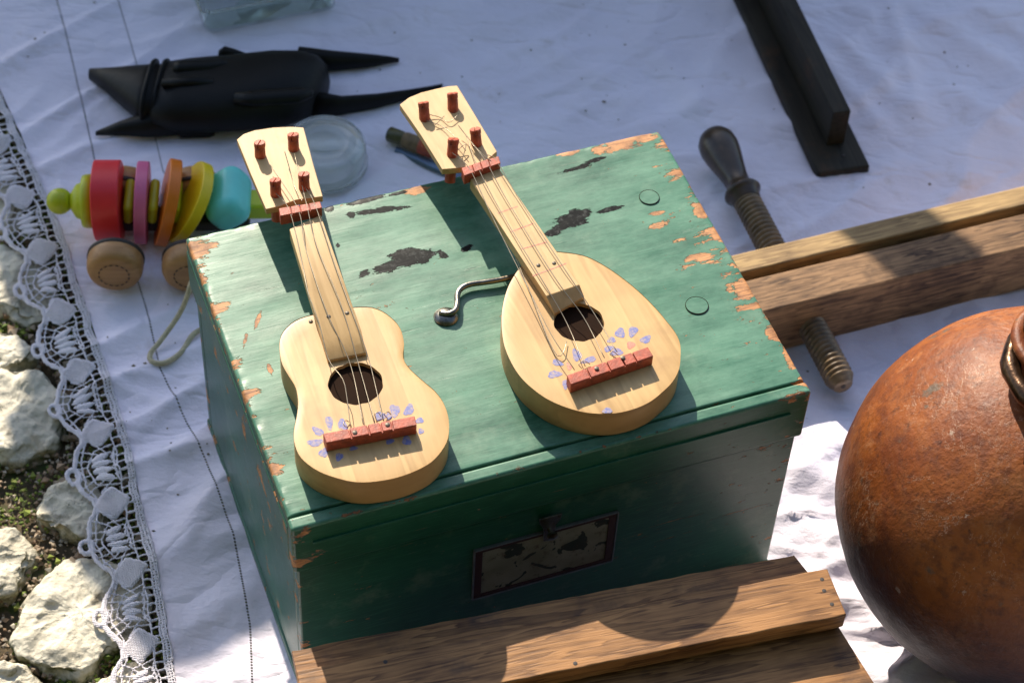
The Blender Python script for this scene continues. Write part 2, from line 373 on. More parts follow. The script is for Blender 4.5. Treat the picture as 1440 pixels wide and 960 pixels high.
for k in range(110):                      # the paving goes on to the left and in front
    x = -.60-random.random()*.9 if k < 75 else -.5+random.random()*1.1
    y = -.6+random.random()*1.7 if k < 75 else -.32-random.random()*.6
    if any(math.dist((x, y), s_[1]) < .105 for s_ in stones): continue
    r_ = .045+random.random()*.03
    stones.append(stone([(x+math.cos(a)*r_*random.uniform(.8, 1.15), y+math.sin(a)*r_*random.uniform(.7, 1.1)) for a in np.linspace(0, 6.28, 9)[:-1]], -.008, seed=k+20))
def scatter(name, n, xr, yr, rr, mat, z0, seed, thr, kind='stuff', blob=8):
    """tiny lumps, joined: moss clumps or grit"""
    V = []; Fc = []; base = [(1, 0, 0), (-1, 0, 0), (0, 1, 0), (0, -1, 0), (0, 0, 1), (0, 0, -1)]
    fc = [(0, 2, 4), (2, 1, 4), (1, 3, 4), (3, 0, 4), (2, 0, 5), (1, 2, 5), (3, 1, 5), (0, 3, 5)]
    r_ = np.random.default_rng(seed); k = 0
    while k < n:
        x = r_.uniform(*xr); y = r_.uniform(*yr)
        if fbm(np.array(x*11), np.array(y*11), 3, 31) < thr*1. if thr > -1 else False: 
            if r_.random() > .12: continue
        k += 1; s = r_.uniform(*rr)*(1 if r_.random() < .9 else 1.9); q = r_.normal(size=(3, 3)); q, _ = np.linalg.qr(q)
        b = np.array(base)*r_.uniform(.55, 1.2, (6, 1))*s; b = b@q; b[:, 2] *= .75
        n0 = len(V); V += (b+np.array([x, y, z0+r_.uniform(0, s*1.3)])).tolist(); Fc += [tuple(i+n0 for i in f_) for f_ in fc]
    me = bpy.data.meshes.new(name); me.from_pydata(V, [], Fc); return link(name, me, mat, None, kind)
def islandcol(name, cols, rough):
    t = NT(name); g = t.n('NewGeometry'); c = t.ramp(g.outputs['Random Per Island'], [(i/(len(cols)-1), c) for i, c in enumerate(cols)])
    return t.fin(c, rough)
M['moss'] = islandcol('moss', [(.07, .11, .015), (.13, .18, .025), (.22, .26, .04), (.06, .08, .015)], .9)
M['pebble'] = islandcol('grit_pebbles', [(.30, .20, .12), (.42, .34, .24), (.22, .13, .07), (.50, .44, .34), (.16, .12, .08), (.36, .22, .12)], .8)
scatter('gravel', 20000, (-.75, -.16), (-.3, .5), (.0012, .0034), M['pebble'], -.021, 1, -2)
scatter('moss', 22000, (-.75, -.16), (-.3, .5), (.0010, .0026), M['moss'], -.020, 2, -.04)

for i_, (xr, yr) in enumerate((((-1.5, -.75), (-.7, 1.1)), ((-.75, .3), (-.8, -.3)), ((-.75, -.45), (.5, 1.1)))):
    nn = int(14000*(xr[1]-xr[0])*(yr[1]-yr[0]))
    scatter('gravel', nn, xr, yr, (.0022, .0055), M['pebble'], -.022, 40+i_, -2)
    scatter('moss', nn, xr, yr, (.0018, .0045), M['moss'], -.021, 50+i_, -.04)

# ------------------------------------------------------------------ tablecloth
HP = np.array([-.299, -.352, -.189])
def xh(y): return HP[0]*0+np.polyval(np.array([-.189, -.352, -.299]), y) if False else (-.189*0+PC[0]*y*y+PC[1]*y+PC[2])
PC = (-.189, -.352, -.299)
hem1y = np.array([.9, .623, .499, .387, .217, .143, .045, -.033, -.115, -.167, -.5])
hem1t = np.array([.11, .1073, .081, .060, .0547, .0479, .0640, .0705, .0672, .0599, .055])
o_ = np.argsort(hem1y); hem1y, hem1t = hem1y[o_], hem1t[o_]
def cloth_z(x, y):
    z = .0055*fbm(x*5+1, y*5, 3, 5)
    u = x*.80+y*.6; v = -x*.6+y*.8                       # folds run from upper left to lower right
    z = z+.0075*np.maximum(0, 1-np.abs(gnoise(u*3.1, v*11, 8))*5.)**1.5*np.clip(gnoise(x*3, y*3, 40)*2+.6, 0, 1)
    z = z+.0026*(1-np.abs(gnoise(x*14, y*9, 11))*2.2)*np.clip(gnoise(x*4, y*4, 41)*2+.5, 0, 1)
    z = z+.0030*np.maximum(0, 1-np.abs(gnoise(u*6.5+3, v*15, 18))*6.)**1.3*np.clip(gnoise(x*5, y*5, 43)*2.5+.4, 0, 1)
    z = z+.0010*fbm(x*45, y*30, 3, 21)
    rl = 1/(1+np.exp(-(x-.23)/.012))/(1+np.exp((y-.10)/.03))      # the crumpled corner between box and jug
    z = z+rl*(.0035*np.sin((y+.25*x)*110+3*gnoise(x*16, y*16, 50))+.0014*fbm(x*22, y*38, 3, 51)+.006*np.maximum(0, 1-np.abs(gnoise(x*9+y*3, y*24-x*5, 52))*5)**1.3)
    for (a, b, hh, ww) in FOLD:
        d = b-a; L = d@d; tt = np.clip(((x-a[0])*d[0]+(y-a[1])*d[1])/L, 0, 1)
        dist = np.hypot(x-a[0]-tt*d[0], y-a[1]-tt*d[1]); z = z+hh*np.exp(-(dist/ww)**2)*np.minimum(1, 8*np.minimum(tt+.08, 1.08-tt))
    return z
def fold(x0, y0, x1, y1, h, w_): return (np.array(at(x0, y0)[:2]), np.array(at(x1, y1)[:2]), h, w_)
FOLD = [fold(120, 528, 230, 570, .0028, .006), fold(120, 530, 290, 533, .002, .005), fold(925, 80, 985, 150, .005, .016), fold(985, 150, 900, 185, .005, .012),
        fold(760, 60, 900, 150, .004, .02), fold(1250, 10, 1290, 160, .005, .012), fold(1180, 60, 1280, 160, .005, .014), fold(1290, 20, 1440, 110, .005, .016), fold(1130, 60, 1240, 180, .004, .012),
        fold(1340, 130, 1430, 190, .004, .014), fold(1380, 20, 1460, 60, .004, .012), fold(240, 640, 300, 600, .003, .01), fold(210, 800, 330, 700, .003, .012), fold(240, 900, 350, 830, .003, .012),
        fold(130, 200, 60, 240, .0025, .008), fold(90, 235, 75, 300, .002, .006), fold(560, 30, 680, 160, .003, .018), fold(1000, 300, 1120, 250, .003, .015), fold(1230, 230, 1400, 260, .003, .015)]
ys = np.unique(np.r_[np.linspace(-1.3, -.24, 40), np.arange(-.24, .76, .0035), np.linspace(.76, 1.7, 60)])
ts = np.unique(np.r_[np.arange(0, 1.12, .0035), np.linspace(1.12, 2.0, 50)])
T, Y = np.meshgrid(ts, ys); X = T+xh(Y); Zc = cloth_z(X, Y)
cl = thing('tablecloth', 'rumpled white linen tablecloth with hemstitched lines and crochet lace border spread under the goods', 'tablecloth')
me = grid_mesh('linen', X, Y, Zc)
ht = np.interp(Y, hem1y, hem1t)
for nm, arr in (('t', T), ('hem1', T-ht), ('hem2', T-ht-.0635)):
    a = me.attributes.new(nm, 'FLOAT', 'POINT'); a.data.foreach_set('value', arr.reshape(-1).astype('f'))
def linen_material(lace=False):
    t = NT('lace_thread' if lace else 'white_linen'); V = t.tc.outputs['Object']
    col = t.mix(t.step(t.noise(V, 8, 4), .3, .7), ((.86, .80, .86) if lace else (.80, .74, .84)), ((.93, .88, .92) if lace else (.90, .84, .94)))
    if not lace:
        col = t.mix(t.math('MULTIPLY', t.step(t.noise(V, 13, 6, .7), .60, .80), .55), col, (.45, .35, .26))
        sp = t.n('TexVoronoi'); t.l(V, sp.inputs['Vector']); sp.inputs['Scale'].default_value = 42
        spots = t.math('MULTIPLY', t.step(sp.outputs['Distance'], .075, .045), t.step(t.noise(V, 9, 2), .55, .6))
        col = t.mix(spots, col, (.16, .09, .05))
    sx = t.n('SeparateXYZ'); t.l(V, sx.inputs[0])
    weave = t.math('MULTIPLY', t.math('SINE', t.math('MULTIPLY', sx.outputs[0], 4200.)), t.math('SINE', t.math('MULTIPLY', sx.outputs[1], 4200.)))
    if lace: weave = t.math('MULTIPLY', t.math('SINE', t.math('MULTIPLY', t.math('ADD', sx.outputs[0], sx.outputs[1]), 2200.)), t.math('SINE', t.math('MULTIPLY', t.math('SUBTRACT', sx.outputs[0], sx.outputs[1]), 2200.)))
    b = t.bump(weave, .25 if not lace else .8, .0002 if not lace else .0006)
    b = t.bump(t.noise(t.map(V, sca=(1, 1.6, 1)), 38, 7, .62), .55, .005, b)
    rd = t.math('ABSOLUTE', t.math('SUBTRACT', t.noise(t.map(V, rot=(0, 0, .6), sca=(1, 2.0, 1)), 9, 3, .45, .3), .5))
    b = t.bump(t.math('MINIMUM', rd, .06), .38 if not lace else 0., .05, b)
    m_ = t.fin(col, .9, b, .15)
    if lace:
        a1, a2, a3 = (t.n('Attribute', attribute_name=q_).outputs['Fac'] for q_ in ('ls', 'lt', 'net'))
        pat = t.math('MULTIPLY', t.math('SINE', t.math('MULTIPLY', a1, 2*math.pi/.0017)), t.math('SINE', t.math('MULTIPLY', a2, 2*math.pi/.0017)))
        hole = t.math('MULTIPLY', t.math('GREATER_THAN', a3, .6), t.math('GREATER_THAN', t.math('ABSOLUTE', pat), .62))
        tr = t.n('BsdfTransparent'); mx = t.n('MixShader'); t.l(hole, mx.inputs[0]); t.l(t.b.outputs[0], mx.inputs[1]); t.l(tr.outputs[0], mx.inputs[2]); t.l(mx.outputs[0], t.out.inputs[0])
    t.b.inputs['Sheen Weight'].default_value = .15
    if not lace:
        hole = None
        for nm, wd, per in (('hem1', .0009, .0026), ('hem2', .0007, .0022)):
            at_ = t.n('Attribute', attribute_name=nm)
            near = t.step(t.math('ABSOLUTE', at_.outputs['Fac']), wd, wd*.8)
            fr = t.math('FRACT', t.math('DIVIDE', sx.outputs[1], per)); hh = t.math('MULTIPLY', near, t.math('GREATER_THAN', fr, .36))
            hole = hh if hole is None else t.math('MAXIMUM', hole, hh)
        tr = t.n('BsdfTransparent'); mx = t.n('MixShader'); t.l(hole, mx.inputs[0]); t.l(t.b.outputs[0], mx.inputs[1]); t.l(tr.outputs[0], mx.inputs[2]); t.l(mx.outputs[0], t.out.inputs[0])
    return m_
M['linen'] = linen_material(); M['lace'] = linen_material(True)
link('linen', me, M['linen'], cl)

# lace border: strokes rasterised to a signed field and cut out with marching squares
PER = .0735; S0 = -.62; NREP = 19
ds = .0007
LS = np.arange(0, PER*NREP, ds); LV = np.arange(-.002, .062, ds)       # v runs outwards from the linen
Sg, Vg = np.meshgrid(LS, LV)
Sw = Sg+.0030*gnoise(Sg*55, Vg*55, 61)+.004*gnoise(Sg*7, Vg*5, 62)+.0009*gnoise(Sg*260, Vg*260, 63); Vw = Vg+.0026*gnoise(Sg*50, Vg*50, 71)+.0045*gnoise(Sg*11, Vg*3, 72)+.0009*gnoise(Sg*260, Vg*260, 73)
ph = (Sw/PER) % 1.0; uu = (ph-.5)*PER                                # u metres, flower at 0, solid diamonds at +-PER/2
D = np.full(Sg.shape, 9.)
def seg_(x0, y0, x1, y1, w_):
    global D
    for off in (-PER, 0, PER):
        dx, dy = x1-x0, y1-y0; L = dx*dx+dy*dy+1e-12; X_ = uu+off
        tt = np.clip(((X_-x0)*dx+(Vw-y0)*dy)/L, 0, 1); D = np.minimum(D, np.hypot(X_-x0-tt*dx, Vw-y0-tt*dy)-w_)
def poly_(pts, w_):
    for a, b in zip(pts, pts[1:]): seg_(*a, *b, w_)
def ell_(cx, cy, a, b, ro, ringw=None):
    global D
    for off in (-PER, 0, PER):
        X_ = uu+off-cx; Y_ = Vw-cy; p = X_*math.cos(ro)+Y_*math.sin(ro); q = -X_*math.sin(ro)+Y_*math.cos(ro)
        d = (np.hypot(p/a, q/b)-1)*min(a, b)
        D = np.minimum(D, np.abs(d)-ringw if ringw else d)
mm = .001
for k in range(3): seg_(-PER, (.6+k*2.6)*mm, PER, (.6+k*2.6)*mm, .75*mm)            # header rows
hr = (np.abs(((Sg/.0026) % 1)-.5)*.0026-.0007)
D = np.minimum(D, np.where((Vw < .0060) & (Vw > 0), hr*.9, 9))
seg_(-PER, 12.5*mm, PER, 12.5*mm, .7*mm)
for k in range(9): seg_(-PER/2+(k+.5)*PER/9, 6*mm, -PER/2+(k+.5)*PER/9, 12.5*mm, .85*mm)
# solid diamond
for off in (-PER, 0, PER):
    X_ = np.abs(uu+off-PER/2); d = ((X_/.0165)**1.25+(np.abs(Vw-.0228)/.0150)**1.25)**(1/1.12)-1; D = np.minimum(D, d*.012)
# flower petals fanned across the lace
for k, (cx, ro, ln) in enumerate(((-.0098, 1.20, .0078), (-.0034, 1.45, .0090), (.0034, 1.69, .0090), (.0098, 1.94, .0078))):
    ell_(cx, .0255, ln, .0031, ro)
seg_(-.012, .0150, .012, .0150, .8*mm)
for xx in (-.014, -.009, -.003, .003, .009, .014): seg_(xx*.7, .0165, xx*1.25, .0125, .7*mm)
poly_([(-.014, .0165), (-.009, .0345), (-.003, .0375), (.003, .0375), (.009, .0345), (.014, .0165)], .75*mm)
# outer braid, scalloped with a loop at its tip
br = [(-PER/2, .0360), (-.030, .0375), (-.024, .0420), (-.017, .0455), (-.010, .0470), (-.005, .0480)]
poly_(br, 2.1*mm); poly_([(-x, y) for x, y in br], 2.1*mm)
ell_(0, .0500, .0068, .0048, 0, 1.8*mm); seg_(-.005, .0480, .005, .0480, 1.0*mm)
inn = [(-PER/2+.004, .0335), (-.024, .0370), (-.014, .0410), (0, .0425)]
poly_(inn, .7*mm); poly_([(-x, y) for x, y in inn], .7*mm)
for x0, y0, x1, y1 in ((-.004, .037, -.006, .0475), (.004, .037, .006, .0475), (-.010, .034, -.014, .0455), (.010, .034, .014, .0455), (-.013, .027, -.023, .042), (.013, .027, .023, .042), (-.014, .020, -.026, .031), (.014, .020, .026, .031), (-.020, .0125, -.017, .030), (.020, .0125, .017, .030), (-.017, .030, -.010, .034), (.017, .030, .010, .034)):
    seg_(x0, y0, x1, y1, .65*mm)
D = D+.00045*gnoise(Sg*500, Vg*500, 5)
CELLP = [(0, 0), (1, 0), (1, 1), (0, 1)]
def march(D, PX):
    nv, ns = D.shape; verts = []; faces = []; vid = {}; 
    def key(k, f_):
        i = vid.get(k)
        if i is None: i = len(verts); vid[k] = i; verts.append(f_())
        return i
    ins = D < 0; code = (ins[:-1, :-1]*1+ins[:-1, 1:]*2+ins[1:, 1:]*4+ins[1:, :-1]*8)
    for j, i in zip(*np.nonzero(code)):
        c = [(j, i), (j, i+1), (j+1, i+1), (j+1, i)]; poly = []
        for a in range(4):
            p, q = c[a], c[(a+1) % 4]; dp, dq = D[p], D[q]
            if dp < 0: poly.append(key(p, lambda: PX(float(p[1]), float(p[0]))))
            if (dp < 0) != (dq < 0):
                t_ = dp/(dp-dq); k = (p, q) if p < q else (q, p)
                poly.append(key(k, lambda: PX(p[1]+(q[1]-p[1])*t_, p[0]+(q[0]-p[0])*t_)))
        if len(poly) > 2: faces.append(poly)
    return verts, faces
lv, lf = march(D, lambda i, j: (i*ds, LV[0]+j*ds))
L_ = np.array(lv)
fi = (L_[:, 0]/ds); fj = (L_[:, 1]-LV[0])/ds; i0 = np.clip(fi.astype(int), 0, D.shape[1]-1); j0 = np.clip(fj.astype(int), 0, D.shape[0]-1)
puff = np.minimum(np.maximum(-D[j0, i0], 0), .0022)
yy = S0+L_[:, 0]*.945; vv = L_[:, 1]
xx_ = xh(yy)-vv*.95; slope = 2*PC[0]*yy+PC[1]; yy2 = yy+vv*slope*.95
zz = cloth_z(xh(yy), yy)*np.clip(1-vv/.03, 0, 1)+.0016-.004*np.clip(vv/.05, 0, 1)**2+.0016*gnoise(yy*40, vv*60, 77)*np.clip(vv/.02, 0, 1)+.0016*np.sqrt(puff/.0022)
me = bpy.data.meshes.new('lace_border'); me.from_pydata(np.stack([xx_, yy2, zz], -1).tolist(), [], lf); me.shade_smooth()
for nm, arr in (('ls', L_[:, 0]), ('lt', vv), ('net', (puff > .0016).astype(float)*(np.abs(((L_[:, 0]/PER) % 1)-.5) > .26))):
    a = me.attributes.new(nm, 'FLOAT', 'POINT'); a.data.foreach_set('value', np.asarray(arr).astype('f'))
lo = link('lace_border', me, M['lace'], cl); lo['label'] = 'white crochet lace border with petals and scalloped loops'
s = lo.modifiers.new('thick', 'SOLIDIFY'); s.thickness = .0011; s.offset = -1

# ------------------------------------------------------------------ low wall added out of view beyond the stall to shade the cloth
A, B = at(290, 935), at(1060, 545)
d_ = Vector((B.x-A.x, B.y-A.y, 0)).normalized(); WH = .72
off = Vector((SUNV.x, SUNV.y, 0))/SUNV.z
WF = Fr(Vector((A.x, A.y, 0))+off*WH, math.atan2(d_.y, d_.x))
pL = at(150, 690)                           # left limit of the shade on the ground
_q = WF.loc(Vector((pL.x, pL.y, 0))); _d = WF.loc(WF.o+off); _d.z = 0; xl = _q.x-_q.y/_d.y*_d.x
M['shade_wall'] = plain('rough_plaster', (.42, .38, .32), .9, .3, 9, .6)
shade_wall = thing('shade_wall', 'added unseen plastered wall with stone coping behind the stall', 'shade_wall', WF.o, WF.yaw)
wb = MB(); wb.box(xl+.02, 3.2, .012, .25, -WF.o.z-.05, WH-.05); wb.build('shade_wall_face', M['shade_wall'], shade_wall, .01)
cx_ = xl
while cx_ < 3.2:
    L1 = random.uniform(.35, .5); MB().box(cx_, min(cx_+L1, 3.22), 0, .27, WH-.048, WH).build('shade_wall_coping', M['stone'], shade_wall, .004); cx_ += L1+.004
pk = MB(); pk.add([(x, y, z) for y in (.02, .05) for x, z in ((.640, WH-.02), (.725, WH-.02), (.790, WH+.105), (.705, WH+.105))], [(0, 1, 2, 3), (7, 6, 5, 4), (0, 4, 5, 1), (1, 5, 6, 2), (2, 6, 7, 3), (3, 7, 4, 0)])
pk.build('shade_post', M['crate'], shade_wall, .002)  # added out of view to cast the shadow band on the clamp bars

# ------------------------------------------------------------------ tall dark hedge added unseen behind the viewer to block sky light
hx_ = np.linspace(-9, 9, 60); hz_ = np.linspace(-.1, 8, 34); X, Z = np.meshgrid(hx_, hz_)
hg = MB(); fr_ = [[(x, -3.1+.35*float(n_), z) for x, z, n_ in zip(a, b, c_)] for a, b, c_ in zip(X, Z, fbm(X*1.3, Z*1.3, 4, 7))]
hg.rings([r_+[(9, -5.2, r_[0][2]), (-9, -5.2, r_[0][2])] for r_ in fr_]); hg.build('shade_hedge', plain('shade_hedge_dark', (.022, .034, .012), .9, .6, 6, 1.), None, smooth=True, kind='structure')

# ------------------------------------------------------------------ painted wooden box
bx = thing('wooden_box', 'green painted wooden box with chipped paint, worn edges and hinged lid', 'box', BX.o, BX.yaw)
P = M['paint']; gp = .0012; ft = .0115
zl = H-LID+.0012
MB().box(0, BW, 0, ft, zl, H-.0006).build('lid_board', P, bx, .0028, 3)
def lid_panel():
    x0, x1, y0, y1 = .001, BW-.001, ft+gp*.6, BD
    r_ = [0, .0004, .0010, .0018, .0028]; zr = [-.0022, -.0011, -.0005, -.0001, 0]
    xs_ = np.r_[[x0+q for q in r_], np.arange(x0+.005, x1-.004, .0025), [x1-q for q in r_[::-1]]]
    ys_ = np.r_[[y0+q*.6 for q in r_], np.arange(y0+.004, y1-.004, .0025), [y1-q for q in r_[::-1]]]
    X, Y = np.meshgrid(xs_, ys_)
    zx = np.zeros(len(xs_)); zx[:5] = zr; zx[-5:] = zr[::-1]; zy = np.zeros(len(ys_)); zy[:5] = np.array(zr)*.5; zy[-5:] = zr[::-1]
    wob = .0016*fbm(X*60, Y*60, 3, 91); e_d = np.minimum(np.minimum(X-x0, x1-X), y1-Y)
    Z = H+zx[None, :]+zy[:, None]-np.clip(wob, 0, 1)*np.exp(-(e_d/.004)**2)*1.3+.0005*fbm(X*7, Y*26, 4, 92)
    n, k = X.shape
    # skirts
    lo = H-.0125; V = np.stack([X, Y, Z], -1).reshape(-1, 3).tolist(); idx = np.arange(n*k).reshape(n, k)
    Fc = np.stack([idx[:-1, :-1], idx[:-1, 1:], idx[1:, 1:], idx[1:, :-1]], -1).reshape(-1, 4).tolist()
    loop = list(idx[0, :])+list(idx[1:, -1])+list(idx[-1, -2::-1])+list(idx[-2:0:-1, 0]); b0 = len(V)
    V += [(V[i][0], V[i][1], lo) for i in loop]; m_ = len(loop)
    Fc += [(loop[i], b0+i, b0+(i+1) % m_, loop[(i+1) % m_]) for i in range(m_)]+[tuple(b0+i for i in range(m_-1, -1, -1))]
    me = bpy.data.meshes.new('lid_panel'); me.from_pydata(V, [], Fc); me.shade_smooth(); me.set_sharp_from_angle(angle=R(50))
    va = np.array(V)
    for nm, lst in ELL.items():
        d = np.full(len(V), 9.)
        for (cx, cy, rx, ry, ro) in lst:
            p = (va[:, 0]-cx)*math.cos(ro)+(va[:, 1]-cy)*math.sin(ro); q = -(va[:, 0]-cx)*math.sin(ro)+(va[:, 1]-cy)*math.cos(ro)
            d = np.minimum(d, np.hypot(p/rx, q/ry))
        a = me.attributes.new(nm, 'FLOAT', 'POINT'); a.data.foreach_set('value', (9-d).astype('f'))
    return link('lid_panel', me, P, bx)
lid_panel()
MB().box(0, .011, ft+.0008, BD-.0005, zl, H-.0135).build('lid_board', P, bx, .0015)
MB().box(BW-.011, BW, ft+.0008, BD-.0005, zl, H-.0135).build('lid_board', P, bx, .0015)
MB().box(.0115, BW-.0115, BD-.0115, BD-.0005, zl, H-.0135).build('lid_board', P, bx, .0015)
zb = H-LID-.0012; e_ = .0035
MB().box(e_, BW-e_, e_, .014, .012, zb).build('front_board', P, bx, .0018)
MB().box(e_, .014, .0145, BD-.0145, .012, zb).build('side_board', P, bx, .0018)
MB().box(BW-.014, BW-e_, .0145, BD-.0145, .012, zb).build('side_board', P, bx, .0018)
MB().box(e_, BW-e_, BD-.014, BD-e_, .012, zb).build('back_board', P, bx, .0018)
MB().box(e_-.0015, BW-e_+.0015, e_-.0015, BD-e_+.0015, .001, .0115).build('bottom_board', P, bx, .0018)
MB().box(.015, BW-.015, -.0016, .0002, H-.0215, H-.0195).build('bead', P, bx, .0005)
# round wooden plugs let into the lid
for (x, y, rr) in ((913, 278, .0078), (980, 430, .0086)):
    c = bxy(x, y); o = MB().lathe([(rr, -.002), (rr, .0006), (rr*.97, .0008), (.0001, .00082)], 28).build('wood_plug', P, bx)
    o.data.transform(Matrix.Translation((c[0], c[1], H)))
    r0 = MB().lathe([(rr+.0001, .0), (rr+.0001, .0007), (rr+.0004, .0007), (rr+.0004, .0)], 32, cap=False).build('plug_ring', M['hole'], bx); r0.data.transform(Matrix.Translation((c[0], c[1], H+.0001)))
# steel hook screwed to the lid
c = bxy(627, 446); hk = MB().lathe([(.0092, 0), (.0094, .0008), (.0080, .0026), (.0045, .0040), (.0001, .0043)], 28).build('hook_washer', M['steel'], bx, auto=50)
hk.data.transform(Matrix.Translation((c[0], c[1], H)))
pts = [(618, 440), (630, 441), (640, 437), (643, 426), (643, 415), (648, 406), (660, 400), (680, 397), (700, 394), (722, 389), (740, 384)]
z_ = [.0045, .0055, .0055, .005, .0048, .0048, .0048, .0048, .0048, .0048, .0048]
pp = resample([BX.px(x, y, H+q) for (x, y), q in zip(pts, z_)], 40)
MB().tube(pp, [.0023 if 3 < i else .0019 for i in range(40)], 10).build('hook_rod', M['steel'], bx, smooth=True)
# label holder on the front
q = [BX.front(x, y) for x, y in ((669, 774), (868, 727), (861, 790), (667, 843))]
x0, x1 = (q[0].x+q[3].x)/2, (q[1].x+q[2].x)/2; z1, z0 = (q[0].z+q[1].z)/2, (q[2].z+q[3].z)/2
M['maroon'] = plain('maroon_border', (.045, .010, .007), .6); M['tin'] = plain('tin_edge', (.22, .22, .21), .35, .3, 90, .2, .5, .8)
fb = MB()
for a in ((x0, x1, z1-.0035, z1), (x0, x1, z0, z0+.0035), (x0, x0+.006, z0+.0036, z1-.0036), (x1-.006, x1, z0+.0036, z1-.0036)): fb.box(a[0], a[1], e_-.0022, e_-.0001, a[2], a[3])
lh = fb.build('label_holder', M['maroon'], bx, .0004)
fb = MB(); 
for a in ((x0-.001, x1+.001, z1, z1+.0012), (x0-.001, x1+.001, z0-.0012, z0), (x0-.0013, x0, z0, z1), (x1, x1+.0013, z0, z1)): fb.box(a[0], a[1], e_-.0028, e_-.0001, a[2], a[3])
fb.build('tin_edge', M['tin'], lh, .0003)
def label_mat():
    t = NT('torn_paper_label'); V = t.tc.outputs['Object']
    vo = t.noise(t.map(V, loc=(.31, 0, .2)), 55, 3, .5, .6); c = t.mix(t.step(t.noise(V, 40, 4), .3, .7), (.17, .15, .10), (.27, .25, .19))
    c = t.mix(t.step(vo, .565, .58), c, (.02, .025, .018)); c = t.mix(t.step(t.noise(V, 120, 5, .7), .55, .7), c, (.09, .05, .025)); return t.fin(c, .75)
MB().box(x0+.005, x1-.005, e_-.0012, e_-.0002, z0+.003, z1-.003).build('paper_label', label_mat(), lh)
# catch on the lid front, with a knob
c = BX.front(772, 742)
ct = MB().lathe([(.0045, 0), (.0045, .002), (.002, .003), (.002, .008), (.0042, .010), (.0042, .012), (.0001, .0135)], 18, (c.x, e_, c.z), (0, -1, 0)).build('catch_knob', M['steel'], bx, auto=45)
pl = MB(); pl.prism([(-.004, -.018), (.004, -.018), (.005, 0), (.0085, .006), (.009, .012), (-.009, .012), (-.0085, .006), (-.005, 0)], 0, .0014)
o = pl.build('catch_plate', M['steel'], ct, .0003); o.data.transform(Matrix.Translation((c.x, -.0002, c.z+.004))@Matrix.Rotation(R(90), 4, 'X'))

